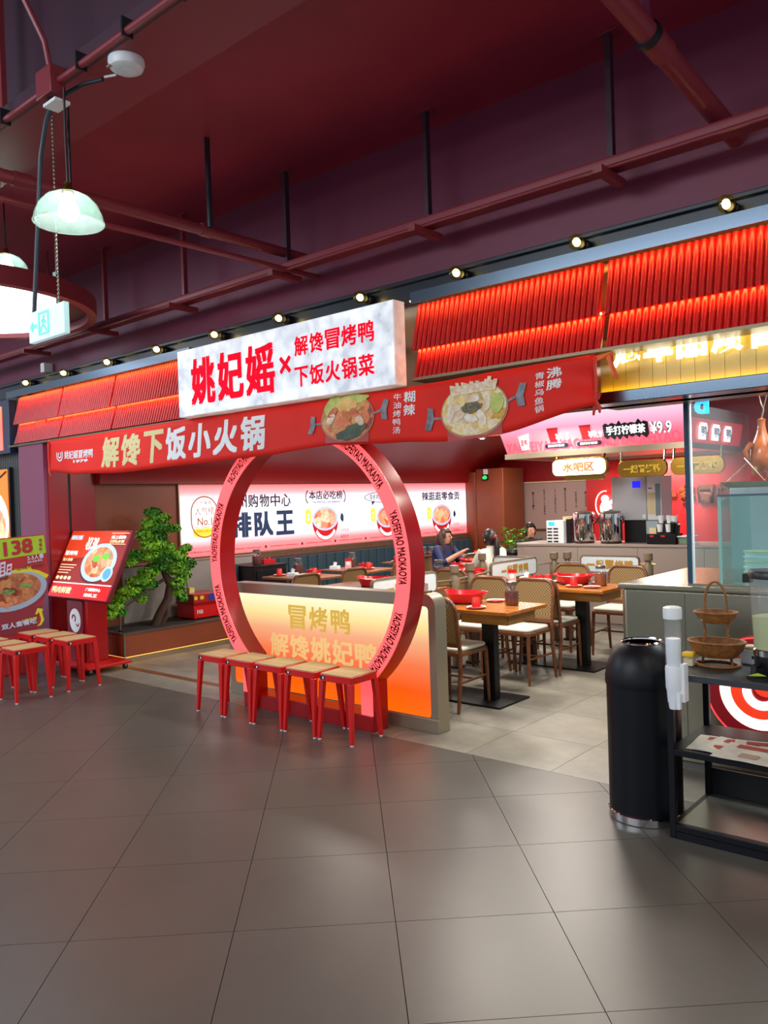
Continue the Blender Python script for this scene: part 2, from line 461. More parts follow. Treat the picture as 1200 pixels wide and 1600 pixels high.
ys = [FY, 4.725]+[4.725+.6*k for k in range(1, 14)]
xs = [-8.35+.0]+[-2.95+.6*k for k in range(-8, 5)]
tcache = {}
for yi in range(len(ys)-1):
    for xi in range(len(xs)-1):
        x0, x1, y0, y1 = xs[xi], xs[xi+1], ys[yi], ys[yi+1]
        if (x0+x1)/2 > -1.3 and y0 > 5: continue
        k = (round(x1-x0, 3), round(y1-y0, 3))
        if k not in tcache: tcache[k] = mesh_of('tile', MB().prism([(.0015, .0015), (k[0]-.0015, .0015), (k[0]-.0015, k[1]-.0015), (.0015, k[1]-.0015)], -.014, 0, 'z'), tile_warm)
        o = bpy.data.objects.new('tile', tcache[k]); COL.objects.link(o); o.parent = f2
        o.location = (x0-f2.location.x, y0-f2.location.y, -f2.location.z)
part('threshold_strip', MB().box(-8.3, -5.55, 4.45, 4.53, -.004, .002), chair_wood, f2)

# ------------------------------------------------------------------ ceiling, bulkhead, walls
struct('ceiling', MB().box(-14, 2, 2.65, 4.5, 4.05, 4.2), ceil_red, 'dark red mall ceiling slab above the facade')
struct('trim_1', MB().box(-14, 2, 2.27, 2.65, 3.9, 4.7), mat('beam_rose_paint', '#8c3040', .5), 'dark red concrete ceiling beam along the concourse')
struct('ceiling', MB().box(-14, 2, -3.2, 2.27, 4.62, 4.75), plum_and_shade, 'higher ceiling bay at the top left, coloured dark for shade')  # dark colour paints in the shade of this bay
struct('beam_shade_board', MB().box(-14, 2, 2.25, 2.27, 3.9, 4.62), plum_and_shade, 'added dark board standing in for shade on the ceiling beam')  # thin board added to darken the beam side where it lies in shade
wf = struct('wall_front', MB().box(-14, 2, 4.35, 4.5, 2.10, 4.05), bulk_red, 'dark red bulkhead wall above the restaurant opening')
# beam with bulbs
bm = MB(); bm.box(-13, 1.2, 4.24, 4.35, 2.905, 3.06)
bm.box(-13, 1.2, 4.21, 4.24, 3.035, 3.06)
struct('trim_2', bm, black_beam, 'blue-black beam carrying the globe bulbs', .004)
# steel rail above panels (folded sheet: top leg, lip)
for xa, xb in ((-8.95, -5.60), (-3.24, .6)):
    b_ = MB(); b_.box(xa, xb, 4.105, 4.24, 2.886, 2.935); b_.box(xa, xb, 4.105, 4.112, 2.862, 2.886)
    struct('trim_3', b_, rail_steel, 'polished steel rail above the %s fluted panels' % ('left' if xa < -5 else 'right'))
# header behind the panels
struct('trim_4', MB().box(-9.0, 1.2, 4.30, 4.35, 2.16, 2.905), bronze, 'bronze header board behind the fluted panels')
b_ = MB(); b_.box(-8.95, -5.60, 4.10, 4.30, 2.325, 2.345)
struct('trim_5', b_, edge_bronze, 'bronze edge strip under the left fluted panels')
b_ = MB(); b_.box(-3.24, .6, 4.085, 4.25, 2.364, 2.382)
struct('trim_5', b_, edge_bronze, 'bronze edge strip under the right fluted panels')

# ------------------------------------------------------------------ fluted red panels
R_F = .0185; PITCH_F = .0376
def flute_mesh(L_, dy):
    """half round stick hanging from (0,0,0), bottom swung out by dy"""
    n = 7; mb = MB(); top = []; bot = []
    for i in range(n):
        a = math.pi*i/(n-1); x = R_F*.93*math.cos(a); y = -R_F*1.15*math.sin(a)
        top.append((x, y, 0)); bot.append((x, y-dy, -L_))
    mb.add(top+bot, [(i, i+1, n+i+1, n+i) for i in range(n-1)]+[tuple(range(n)), tuple(range(2*n-1, n-1, -1)), (0, n, 2*n-1, n-1)])
    return mesh_of('flute', mb, panel_red)
fl_up = flute_mesh(.30, .078); fl_lo = flute_mesh(.245, .075); fl_lor = flute_mesh(.218, .070)
spans = [(-8.82, -7.86, 'leftmost'), (-7.83, -6.87, 'second from the left'), (-6.84, -5.62, 'left neighbour of the white sign'),
         (-3.25, -1.955, 'right neighbour of the white sign'), (-1.925, -.62, 'rightmost')]
for xa, xb, wh in spans:
    for tier, zt, L_, dy, me in (('upper', 2.866, .30, .078, fl_up), ('lower', 2.602, .245, .075, fl_lo) if xa < -5 else ('lower', 2.602, .218, .070, fl_lor)):
        t = thing('fluted_panel', 'red fluted fascia panel, %s tier, %s' % (tier, wh), 'panel', ((xa+xb)/2, 4.2, zt-L_), 0, 'red fluted fascia panels')
        bk = MB(); bk.add([(xa, 4.2, zt), (xb, 4.2, zt), (xb, 4.2-dy, zt-L_), (xa, 4.2-dy, zt-L_), (xa, 4.212, zt), (xb, 4.212, zt), (xb, 4.212-dy, zt-L_), (xa, 4.212-dy, zt-L_)],
                          [(0, 1, 2, 3), (7, 6, 5, 4), (0, 4, 5, 1), (1, 5, 6, 2), (2, 6, 7, 3), (3, 7, 4, 0)])
        part('backing', bk, panel_red, t)
        n = int((xb-xa)/PITCH_F); st = (xb-xa)/n
        for k in range(n):
            o = bpy.data.objects.new('flute', me); COL.objects.link(o); o.parent = t
            o.location = (xa+st*(k+.5)-(xa+xb)/2, 0, L_)
        # light strip washing this tier from above
        if tier == 'upper': part('led_strip', MB().box(xa, xb, 4.114, 4.128, 2.876, 2.886), led_warm, t)
        else: part('led_strip', MB().box(xa, xb, 4.148, 4.16, 2.578, 2.588), led_warm, t)
# ------------------------------------------------------------------ globe bulbs on the beam
ORD = ['first', 'second', 'third', 'fourth', 'fifth', 'sixth', 'seventh', 'eighth', 'ninth', 'tenth']
Mrot = Matrix.Rotation(math.radians(90), 4, 'X')   # lathe axis z -> -y
sock_b = MB().lathe([(.001, 0), (.034, 0), (.034, .05), (.026, .058), (.022, .075), (.001, .075)], n=18, M=Mrot)
globe_b = MB().lathe([(.016, .07), (.022, .085), (.038, .105), (.043, .128), (.040, .150), (.026, .168), (.001, .174)], n=18, M=Mrot)
core_b = MB().ball((0, -.125, 0), (.019, .028, .024), 10, 7)
glass_bulb = glass_mat('bulb_glass', '#fff3cf', .05, .02)
proto = None
for k, x in enumerate([-8.51, -7.70, -6.89, -6.08, -5.27, -4.50, -3.68, -2.88, -2.07, -1.275]):
    lab = 'glowing round globe bulb on the dark beam, %s from the left' % ORD[k]
    if proto is None:
        proto = thing('globe_bulb', lab, 'light bulb', (x, 4.24, 2.988), 0, 'globe bulbs along the beam', world=False)
        part('socket', sock_b, black_plastic, proto); g_ = part('globe', globe_b, bulb_glow, proto); part('filament', core_b, bulb_core, g_)
    else: dup(proto, (x, 4.24, 2.988), 0, lab)

# ------------------------------------------------------------------ white illuminated sign box
t = thing('illuminated_sign', 'white marbled illuminated sign box with red Chinese lettering', 'sign', (-4.4, 4.0, 2.333))
b_ = MB().box(-5.55, -3.257, 3.955, 4.065, 2.333, 2.871); part('casing', b_, marble_side, t, .004)
part('face', MB().box(-5.545, -3.262, 3.948, 3.955, 2.338, 2.866), marble_lit, t)
RX, UZ = (1, 0, 0), (0, 0, 1)
text(t, '姚', (-5.375, 3.946, 2.41), RX, UZ, .31, .37, sign_red, .06)
text(t, '妃', (-5.035, 3.946, 2.41), RX, UZ, .31, .37, sign_red, .06)
text(t, '媱', (-4.70, 3.946, 2.41), RX, UZ, .325, .37, sign_red, .05)
text(t, '×', (-4.325, 3.946, 2.53), RX, UZ, .12, .125, sign_red, .02)
for k, c in enumerate('解馋冒烤鸭'): text(t, c, (-4.165+.152*k, 3.946, 2.635), RX, UZ, .138, .137, sign_red, .04)
for k, c in enumerate('下饭火锅菜'): text(t, c, (-4.172+.152*k, 3.946, 2.418), RX, UZ, .138, .14, sign_red, .04)
b_ = MB(); b_.box(-5.3, -5.2, 4.065, 4.24, 2.6, 2.66); b_.box(-3.6, -3.5, 4.065, 4.24, 2.6, 2.66); part('bracket', b_, black_beam, t)

# ------------------------------------------------------------------ red banner
def lerp_tab(tab, x):
    if x <= tab[0][0]: return tab[0][1]
    for (a, p), (b, q) in zip(tab, tab[1:]):
        if x <= b: u = (x-a)/(b-a); u = u*u*(3-2*u); return p+(q-p)*u
    return tab[-1][1]
BB = [(-7.88, 2.005), (-7.3, 1.955), (-6.5, 1.936), (-5.54, 1.955), (-4.59, 1.968), (-3.86, 1.998), (-3.75, 1.985), (-3.3, 1.972), (-2.94, 1.953), (-2.6, 1.965), (-1.94, 2.069)]
BT = [(-7.88, 2.315), (-5.52, 2.325), (-3.3, 2.322), (-1.94, 2.345)]
def ban(x, v, lift=0.):
    zb = lerp_tab(BB, x); zt = lerp_tab(BT, x)
    e = max(0, (x+2.5)/.56) if x > -2.5 else 0
    y = 4.04+.014*math.sin(2.1*x+.6)*(1-v)+.006*math.sin(6.3*x+3*v)+.02*e*math.sin(8*v+4*e)*e - .02*(1-v)
    return Vector((x, y-lift, zb+(zt-zb)*v))
def onban(p): return ban(p.x, (p.z-1.96)/.37, .005+ (4.04-p.y))
t = thing('banner', 'long red cloth banner with food pictures hung under the sign', 'banner', (-4.9, 4.04, 1.94))
mb = MB(); nx, nv = 130, 8
vs = [ban(-7.88+5.94*i/nx, j/nv) for i in range(nx+1) for j in range(nv+1)]
mb.add(vs, [(i*(nv+1)+j, (i+1)*(nv+1)+j, (i+1)*(nv+1)+j+1, i*(nv+1)+j+1) for i in range(nx) for j in range(nv)])
cl = part('cloth', mb, red_banner, t)
sd = cl.modifiers.new('thick', 'SOLIDIFY'); sd.thickness = .003; sd.offset = 1
for k, c in enumerate('解馋下饭小火锅'):
    w = .30; x = -6.885+.331*k
    text(t, c, (x, 4.04, 2.01), RX, UZ, w, .275, white_print if k > 2 else dough, .06, slant=.08, fn=onban)
text(t, '姚妃媱冒烤鸭', (-7.56, 4.04, 2.115), RX, UZ, .52, .085, white_print, .03, fn=onban)
text(t, '1979', (-7.38, 4.04, 2.075), RX, UZ, .26, .028, white_print, .06, fn=onban)
def flat(parent, name, poly, y, m, fn=None, sub=1):
    """flat print: a fan polygon in the xz plane at y"""
    mb = MB(); n = len(poly); cx = sum(p[0] for p in poly)/n; cz = sum(p[1] for p in poly)/n
    q = [Vector((cx, y, cz))]+[Vector((a, y, b)) for a, b in poly]
    half = [Vector(((cx+a)/2, y, (cz+b)/2)) for a, b in poly]
    q += half
    fs = [(0, n+1+i, n+1+(i+1) % n) for i in range(n)]+[(n+1+i, 1+i, 1+(i+1) % n, n+1+(i+1) % n) for i in range(n)]
    if fn: q = [fn(p) for p in q]
    mb.add(q, fs)
    return part(name, mb, m, parent)
def arcstrip(cx, cz, r1, r2, a0, a1, n=14):
    return [(cx+r2*math.cos(math.radians(a0+(a1-a0)*i/n)), cz+r2*math.sin(math.radians(a0+(a1-a0)*i/n))) for i in range(n+1)]+\
           [(cx+r1*math.cos(math.radians(a1-(a1-a0)*i/n)), cz+r1*math.sin(math.radians(a1-(a1-a0)*i/n))) for i in range(n+1)]
def strip(parent, name, cx, cz, r1, r2, a0, a1, y, m, fn=None, n=20, sz=1.):
    mb = MB(); q = []
    for i in range(n+1):
        a = math.radians(a0+(a1-a0)*i/n)
        for r in (r1, r2): q.append(Vector((cx+r*math.cos(a), y, cz+r*sz*math.sin(a))))
    if fn: q = [fn(p) for p in q]
    mb.add(q, [(2*i, 2*i+1, 2*i+3, 2*i+2) for i in range(n)])
    return part(name, mb, m, parent)
strip(t, 'emblem', -7.66, 2.155, .055, .07, 150, 400, 4.038, white_print, onban); strip(t, 'emblem', -7.66, 2.155, .022, .037, 120, 420, 4.038, white_print, onban)
# printed hot pots
food_a = food_mat('printed_duck_pot', ['#7c1d10', '#c8481c', '#e08a3c', '#d8451f', '#e6b25a', '#a02a14'], 16)
food_b = food_mat('printed_fish_pot', ['#c98a1e', '#e8c14a', '#f0e2b0', '#d9a22c', '#f3ead0', '#b98a20'], 18)
pot_rim = mat('printed_pot_rim', '#b07a5a', .5); handle_grey = mat('printed_handle', '#5a5a66', .5, hex2='#8c8890', scale=20)
kelp = mat('printed_kelp', '#2c3a30', .5, hex2='#4a5a3c', scale=18); lettuce = mat('printed_lettuce', '#9cb048', .5, hex2='#c8c868', scale=14)
mush = mat('printed_mushroom', '#d6b08a', .5, hex2='#f0e0c4', scale=40); herb = mat('printed_herbs', '#3a3426', .5, hex2='#8c7a50', scale=60)
fishm = mat('printed_fish', '#efe6d8', .5, hex2='#d9b08a', scale=16); shade_red = mat('printed_pot_stand', '#b0271c', .4)
def blob(cx, cz, rx, rz, n=18, j=.14, seed=0, rot=0):
    rg = random.Random(seed); out = []
    for i in range(n):
        a = 2*math.pi*i/n; k = 1+rg.uniform(-j, j); x = rx*k*math.cos(a); z = rz*k*math.sin(a)
        out.append((cx+x*math.cos(rot)-z*math.sin(rot), cz+x*math.sin(rot)+z*math.cos(rot)))
    return out
def print_pot(cx, cz, rx, rz, food, kind):
    flat(t, 'printed_stand', [(cx-rx*.8, cz-rz*1.02), (cx+rx*.8, cz-rz*1.02), (cx+rx*.8, cz-rz*.3), (cx-rx*.8, cz-rz*.3)], 4.038, shade_red, onban)
    flat(t, 'printed_pot', circ(cx, cz, rx, rz, 36), 4.036, pot_rim, onban)
    flat(t, 'printed_stew', circ(cx, cz+.004, rx*.955, rz*.945, 36), 4.034, food, onban)
    for s in (-1, 1):
        hx = cx+s*rx*1.36
        flat(t, 'printed_handle_arm', [(cx+s*rx*.97, cz-.012+.02*s), (hx, cz+.005+.03*s), (hx, cz+.02+.03*s), (cx+s*rx*.97, cz+.004+.02*s)], 4.036, handle_grey, onban)
        flat(t, 'printed_handle', [(hx-.028+s*.004, cz-.06+.03*s), (hx+.02+s*.004, cz-.065+.03*s), (hx+.026-s*.012, cz+.03*s), (hx+.03, cz+.07+.03*s), (hx-.01, cz+.08+.03*s), (hx-.026-s*.012, cz+.01+.03*s)], 4.034, handle_grey, onban)
    if kind == 0:
        flat(t, 'printed_greens', blob(cx-.14, cz+.115, .10, .05, seed=1, rot=.8), 4.032, lettuce, onban)
        flat(t, 'printed_greens', blob(cx+.06, cz+.14, .13, .035, seed=2), 4.032, lettuce, onban)
        flat(t, 'printed_noodles', blob(cx+.0, cz+.10, .10, .05, seed=3), 4.031, mat('printed_tofu_skin', '#d9a24a', .5, hex2='#ecc878', scale=14), onban)
        for k_, (dx, dz) in enumerate([(-.13, .05), (-.15, .0), (.08, .03), (.12, -.02), (.0, .02)]):
            flat(t, 'printed_meat', blob(cx+dx, cz+dz, .055, .03, 12, .12, 10+k_, .7 if dx < 0 else -.8), 4.030, fishm if k_ in (1, 3) else mat('printed_meat', '#b8421f', .5, hex2='#e07a3a', scale=20), onban)
        flat(t, 'printed_kelp', blob(cx+.05, cz-.105, .14, .05, seed=5, rot=.25), 4.030, kelp, onban)
    else:
        for k_ in range(16):
            x = cx-.15+.30*k_/15; hh = .05+.035*random.random()
            flat(t, 'printed_enoki', [(x-.012, cz+.10), (x+.012, cz+.10), (x+.02+.01*(k_-8)/8, cz+.10+hh), (x-.006+.01*(k_-8)/8, cz+.105+hh)], 4.030+.0003*(k_ % 3), mush, onban)
        for k_, (dx, dz) in enumerate([(-.14, .03), (-.1, -.02), (.10, .03), (.06, -.05), (-.02, -.045), (.0, .055), (-.17, -.01)]):
            flat(t, 'printed_fish', blob(cx+dx, cz+dz, .05, .025, 12, .15, 30+k_, k_*.7), 4.030, fishm, onban)
        flat(t, 'printed_herbs', blob(cx-.01, cz+.015, .075, .035, seed=8), 4.028, herb, onban)
        flat(t, 'printed_corn', blob(cx+.17, cz+.02, .05, .06, seed=9), 4.029, lettuce, onban)
print_pot(-3.75, 2.160, .25, .178, food_a, 0)
print_pot(-2.725, 2.125, .245, .165, food_b, 1)
def vtext(parent, s, x, ztop, w, h, gap, m, off, y=4.04, fn=None):
    for k, c in enumerate(s): text(parent, c, (x, y, ztop-(k+1)*h-k*gap), RX, UZ, w, h, m, off, fn=fn)
vtext(t, '糊辣', -3.262, 2.30, .092, .075, .012, white_print, .03, fn=onban)
vtext(t, '牛油烤鸭汤', -3.345, 2.295, .062, .046, .011, white_print, .012, fn=onban)
vtext(t, '沸腾', -2.238, 2.29, .092, .066, .012, white_print, .03, fn=onban)
vtext(t, '青椒乌鱼锅', -2.31, 2.275, .058, .043, .010, white_print, .012, fn=onban)
# ribbons
rib = mat('ribbon_red', '#c82a20', .5); rib_o = mat('ribbon_orange', '#e8622a', .5)
mb = MB(); mb.add([(-1.95, 4.03, 2.335), (-1.95, 4.03, 2.30), (-1.90, 4.05, 2.325), (-1.86, 4.07, 2.352), (-1.87, 4.06, 2.34), (-1.82, 4.05, 2.20), (-1.845, 4.05, 2.205), (-1.895, 4.06, 2.33),
                       (-1.95, 4.034, 2.335), (-1.95, 4.034, 2.30), (-1.90, 4.054, 2.325), (-1.86, 4.074, 2.352), (-1.87, 4.064, 2.34), (-1.82, 4.054, 2.20), (-1.845, 4.054, 2.205), (-1.895, 4.064, 2.33)],
                      [(0, 1, 2, 3), (3, 4, 5, 6), (3, 6, 7), (8, 11, 10, 9), (11, 14, 13, 12), (11, 15, 14)])
part('ribbon', mb, rib_o, t)
part('ribbon', MB().tube([(-1.945, 4.02, 2.09), (-1.925, 4.02, 2.11), (-1.915, 4.02, 2.13), (-1.93, 4.02, 2.14), (-1.94, 4.02, 2.10), (-1.955, 4.02, 2.02)], [.006, .01, .008, .008, .012, .006], 6), rib, t)
part('ribbon', MB().tube([(-1.94, 4.02, 2.10), (-1.92, 4.02, 2.06), (-1.918, 4.02, 2.03)], [.008, .011, .005], 6), rib, t)
part('ribbon', MB().tube([(-1.945, 4.03, 2.33), (-1.94, 4.03, 2.2), (-1.945, 4.03, 2.09)], [.012, .007, .01], 6), rib, t)
part('ribbon', MB().tube([(-7.88, 4.04, 2.31), (-7.93, 4.05, 2.32), (-7.97, 4.08, 2.335)], [.012, .008, .006], 6), rib, t)
part('ribbon', MB().tube([(-7.885, 4.03, 2.30), (-7.90, 4.03, 2.15), (-7.885, 4.03, 2.0), (-7.86, 4.03, 1.96)], [.02, .012, .016, .006], 6), rib, t)

# ------------------------------------------------------------------ glowing ring gate
RC = Vector((-4.41, 0, 1.15)); RO, RI = 1.06, .945
t = thing('ring_gate', 'tall red ring gate with glowing pink face and dark red lettering', 'ring gate', (-4.41, 4.23, 0))
LO, LI = .69, .585
def ring_pts():
    ao = math.degrees(math.acos(LO/RO)); ai = math.degrees(math.acos(LI/RI)); n = 72; out = []; inn = []
    out.append((LO, -1.15+.115)); inn.append((LI, -1.15+.115))
    for i in range(n+1):
        a = math.radians(-ao+(180+2*ao)*i/n); b = math.radians(-ai+(180+2*ai)*i/n)
        out.append((RO*math.cos(a), RO*math.sin(a))); inn.append((RI*math.cos(b), RI*math.sin(b)))
    out.append((-LO, -1.15+.115)); inn.append((-LI, -1.15+.115))
    return [(RC.x+a, RC.z+b) for a, b in out], [(RC.x+a, RC.z+b) for a, b in inn]
po, pi_ = ring_pts(); n = len(po)
def openstrip(y0, y1):
    mb = MB(); vs = [(a, y0, b) for a, b in po]+[(a, y0, b) for a, b in pi_]+[(a, y1, b) for a, b in po]+[(a, y1, b) for a, b in pi_]; fs = []
    for i in range(n-1):
        j = i+1; fs += [(i, j, n+j, n+i), (2*n+i, 3*n+i, 3*n+j, 2*n+j), (i, 2*n+i, 2*n+j, j), (n+i, n+j, 3*n+j, 3*n+i)]
    fs += [(0, n, 3*n, 2*n), (n-1, 3*n-1, 4*n-1, 2*n-1)]
    return mb.add(vs, fs)
part('hoop', openstrip(4.155, 4.31), gloss_red, t)
part('light_face', openstrip(4.147, 4.155), ring_glow, t)
part('base', MB().box(RC.x-LO, RC.x+LO, 4.147, 4.31, 0, .115), gloss_red, t, .006)
tv, tf = text_verts('YAOFEIYAO MAOKAOYA', .035, 2)
x0 = min(v[0] for v in tv); x1 = max(v[0] for v in tv); y1_ = max(v[1] for v in tv); y0_ = min(v[1] for v in tv)
for k in range(8):
    ac = math.radians(8+39.5*k) if k < 6 else math.radians(8-39.5*(k-5))
    if math.degrees(ac) % 360 > 231 and math.degrees(ac) % 360 < 309: continue
    mb = MB(); q = []
    for x, y in tv:
        a = ac-((x-x0)/(x1-x0)-.5)*.50/1.0; r = RI+.022+(y-y0_)/(y1_-y0_)*.07
        q.append((RC.x+r*math.cos(a), 4.144, RC.z+r*math.sin(a)))
    mb.add(q, tf); part('lettering', mb, ring_ink, t)

# ------------------------------------------------------------------ glowing low partition
t = thing('light_partition', 'low bronze-framed partition with a glowing yellow to orange panel', 'partition', (-4.44, 4.44, 0))
out = rrect(-5.55, -3.33, .0, .953, .085, 6); inn = rrect(-5.495, -3.39, .10, .868, .03, 6)
part('frame', MB().ringprism(out, inn, 4.38, 4.505), bronze, t)
part('plinth', MB().box(-5.553, -3.327, 4.377, 4.508, 0, .094), bronze, t, .003)
pm = grad_mat('painted_panel_glow', 2, .10, .868, [(0, '#ff6a00'), (.22, '#ff5a08'), (.45, '#f57a4a'), (.66, '#f2ac80'), (.82, '#fbe39a'), (1, '#fffbd2')], emit=1.05, base='#200a04', rough=.5)  # colour ramp paints the fall-off of the top-edge LED glow
part('glow_panel', MB().prism(rrect(-5.495, -3.39, .10, .868, .03, 6), 4.388, 4.398), pm, t)
part('back_panel', MB().box(-5.5, -3.4, 4.49, 4.503, .1, .86), bronze, t)
gl_gold = mat('panel_gold_letter', '#d9b04a', .4, emit=.35); gl_pale = mat('panel_pale_letter', '#e8c07c', .4, emit=.45)
for k, c in enumerate('冒烤鸭'): text(t, c, (-4.80+.235*k, 4.384, .61-.0*k), RX, UZ, .20, .19, gl_gold, .04)
for k, c in enumerate('解馋姚妃鸭'): text(t, c, (-5.03+.235*k, 4.384, .375), RX, UZ, .22, .19, gl_pale, .05)
part('tray_rest', MB().box(-3.62, -3.44, 4.39, 4.50, .953, .965), brass, t)
part('napkin', MB().add([(-3.50, 4.42, .965), (-3.43, 4.44, .965), (-3.42, 4.43, 1.02), (-3.49, 4.41, 1.035), (-3.46, 4.47, .966), (-3.45, 4.46, 1.01)], [(0, 1, 2, 3), (1, 4, 5, 2)]), white_print, t)

# ------------------------------------------------------------------ red stools
def make_stool(label, group):
    t = thing('stool', label, 'stool', (0, 0, 0), 0, group, world=False)
    W2, D2, H = .146, .134, .45
    ap = MB(); ap.prism(rrect(-W2, W2, -D2, D2, .012, 3), H-.052, H-.006, 'z'); part('seat_frame', ap, stool_red, t, .003)
    part('seat_board', MB().prism(rrect(-W2+.006, W2-.006, -D2+.006, D2-.006, .01, 3), H-.006, H, 'z'), stool_top, t)
    for sx in (-1, 1):
        for sy in (-1, 1):
            a = Vector((sx*(W2-.016), sy*(D2-.016), H-.05)); b = Vector((sx*.150, sy*.146, .008))
            mb = MB(); wa, wb = .019, .012
            vs = [(p.x+i*w, p.y+j*w, p.z) for p, w in ((a, wa), (b, wb)) for i, j in ((-1, -1), (1, -1), (1, 1), (-1, 1))]
            mb.add(vs, [(0, 1, 2, 3), (7, 6, 5, 4), (0, 4, 5, 1), (1, 5, 6, 2), (2, 6, 7, 3), (3, 7, 4, 0)])
            lg = part('leg', mb, stool_red, t, .003)
            part('foot_cap', MB().lathe([(.012, 0), (.012, .008)], (b.x, b.y, 0), 8), white_plastic, lg)
    st = part('sticker', MB().box(-W2+.008, -W2+.052, -D2-.0015, -D2, H-.04, H-.018), ink, t, label='small dark sticker')
    part('sticker_mark', MB().box(-W2+.03, -W2+.044, -D2-.002, -D2-.0015, H-.036, H-.022), white_plastic, st)
    return t
sgr = 'red stools with wooden tops in front of the ring gate'
so = make_stool('red wooden-topped stool before the ring gate, rightmost of five', sgr)
so.location = (-3.785, 3.985, 0)
for k, (x, w) in enumerate([(-4.125, 'second from the right'), (-4.46, 'middle one'), (-4.795, 'second from the left'), (-5.13, 'leftmost')]):
    dup(so, (x, 3.98, 0), 0, 'red wooden-topped stool before the ring gate, %s of five' % w)
lg_ = 'red stools with wooden tops beside the price standee'
for x, y, w in [(-6.93, 3.25, 'front row, rightmost'), (-7.27, 3.24, 'front row, second from the right'), (-7.61, 3.23, 'front row, leftmost'),
                (-6.985, 3.74, 'rear row by the red kiosk, rightmost'), (-7.325, 3.74, 'rear row by the red kiosk, middle'), (-7.665, 3.74, 'rear row by the red kiosk, leftmost')]:
    dup(so, (x, y, 0), math.pi/2, 'red wooden-topped stool near the price standee, '+w, lg_)
# ------------------------------------------------------------------ ceiling services
mb = MB()
t = thing('pipe_tray', 'dark red bundle of pipes and tray running along the bulkhead', 'pipes', (-5, 4.1, 3.27))
part('tray', MB().add([(-12.5, 4.03, 3.285), (1, 4.03, 3.325), (1, 4.17, 3.325), (-12.5, 4.17, 3.285), (-12.5, 4.03, 3.31), (1, 4.03, 3.35), (1, 4.17, 3.35), (-12.5, 4.17, 3.31)],
     [(0, 3, 2, 1), (4, 5, 6, 7), (0, 1, 5, 4), (1, 2, 6, 5), (2, 3, 7, 6), (3, 0, 4, 7)]), pipe_red, t)
for y, r, dz in ((4.045, .014, .035), (4.085, .012, .032), (4.125, .016, .036), (4.03, .010, -.012)):
    part('pipe', MB().tube([(-12.5, y, 3.285+dz), (1, y, 3.325+dz)], r, 8), pipe_red, t)
for k, x in enumerate([-1.86, -3.09, -4.395, -5.66, -6.9, -8.2]):
    z = 3.305+.003*(x+6)
    c = part('support_channel', MB().box(x-.025, x+.025, 3.95, 4.24, z-.055, z-.015), pipe_red, t)
    h = part('hanger', MB().bar((x, 4.13, 4.05), (x, 4.13, z-.02), .04, .03), plum_and_shade if k < 3 else pipe_red, t)
    part('hanger_plate', MB().box(x-.05, x+.06, 4.10, 4.16, 4.042, 4.05), pipe_red, h)
mb = MB().tube([(-1.45, 2.9, 3.72), (-1.40, 3.35, 3.62), (-1.29, 4.36, 3.385)], .05, 16)
t = thing('drain_pipe', 'thick red pipe crossing the ceiling at the top right', 'pipe', (-1.35, 3.6, 3.38)); part('pipe', mb, pipe_red, t)
part('coupling', MB().tube([(-1.385, 3.50, 3.585), (-1.37, 3.62, 3.557)], .058, 16), pipe_red, t)
h = part('hanger', MB().tube([(-1.39, 3.46, 3.64), (-1.39, 3.46, 4.05)], .03, 10), bulk_red, t); part('clamp', MB().tube([(-1.388, 3.47, 3.59), (-1.384, 3.50, 3.583)], .062, 16), dark_metal, t)
t = thing('ceiling_pipe', 'thick red pipe running towards the bulkhead at the upper left', 'pipe', (-4.4, 3.1, 3.4))
part('pipe', MB().tube([(-4.40, .6, 3.42), (-4.40, 2.6, 3.44), (-4.42, 4.36, 3.46)], .036, 14), pipe_red, t)
part('coupling', MB().tube([(-4.40, 2.1, 3.435), (-4.40, 2.2, 3.436)], .042, 14), pipe_red, t)
part('coupling', MB().tube([(-4.41, 3.36, 3.449), (-4.41, 3.44, 3.45)], .042, 14), pipe_red, t)
part('hanger', MB().tube([(-4.36, 3.40, 3.46), (-4.36, 3.40, 4.05)], [.018, .018], 8), dark_metal, t)
part('hanger', MB().tube([(-4.40, 2.0, 3.45), (-4.40, 2.0, 4.62)], .018, 8), dark_metal, t)
t = thing('ceiling_pipe', 'thin red pipe below the thick one at the upper left', 'pipe', (-4.3, 3.1, 3.27))
part('pipe', MB().tube([(-4.33, .9, 3.27), (-4.33, 2.6, 3.285), (-4.31, 4.36, 3.30)], .018, 10), pipe_red, t)
part('hanger', MB().tube([(-4.33, 2.4, 3.28), (-4.33, 2.4, 4.62)], .008, 6), dark_metal, t)
# conduit on the channel
t = thing('conduit_rail', 'dark channel with pink conduit along the ceiling beam', 'conduit', (-4, 2.1, 3.62))
part('channel', MB().box(-7, .5, 2.10, 2.15, 3.785, 3.85), plum_and_shade, t)
part('conduit', MB().tube([(-7, 2.07, 3.74), (-3.93, 2.07, 3.74)], .018, 10), pipe_red, t)
part('conduit', MB().tube([(-3.80, 2.07, 3.74), (.5, 2.07, 3.74)], .018, 10), pipe_red, t)
for x in (-5.2, -4.4, -3.6, -3.2, -2.8, -2.2): part('clip', MB().box(x-.006, x+.006, 2.045, 2.10, 3.715, 3.80), dark_metal, t)
for x in (-4.55, -2.4): part('hanger', MB().box(x-.03, x+.03, 2.115, 2.145, 3.85, 4.62), pipe_red, t)
jb = part('junction_box', MB().box(-3.95, -3.80, 2.02, 2.10, 3.67, 3.81), pipe_red, t, .004)
part('knockout', MB().lathe([(.02, 0), (.02, .004)], (-3.875, 2.06, 3.666), 12), black_plastic, jb)
part('conduit', MB().tube([(-3.87, 2.06, 3.81), (-3.88, 2.04, 3.95), (-3.95, 1.9, 4.3), (-4.1, 1.7, 4.6)], .014, 8), pipe_red, t)
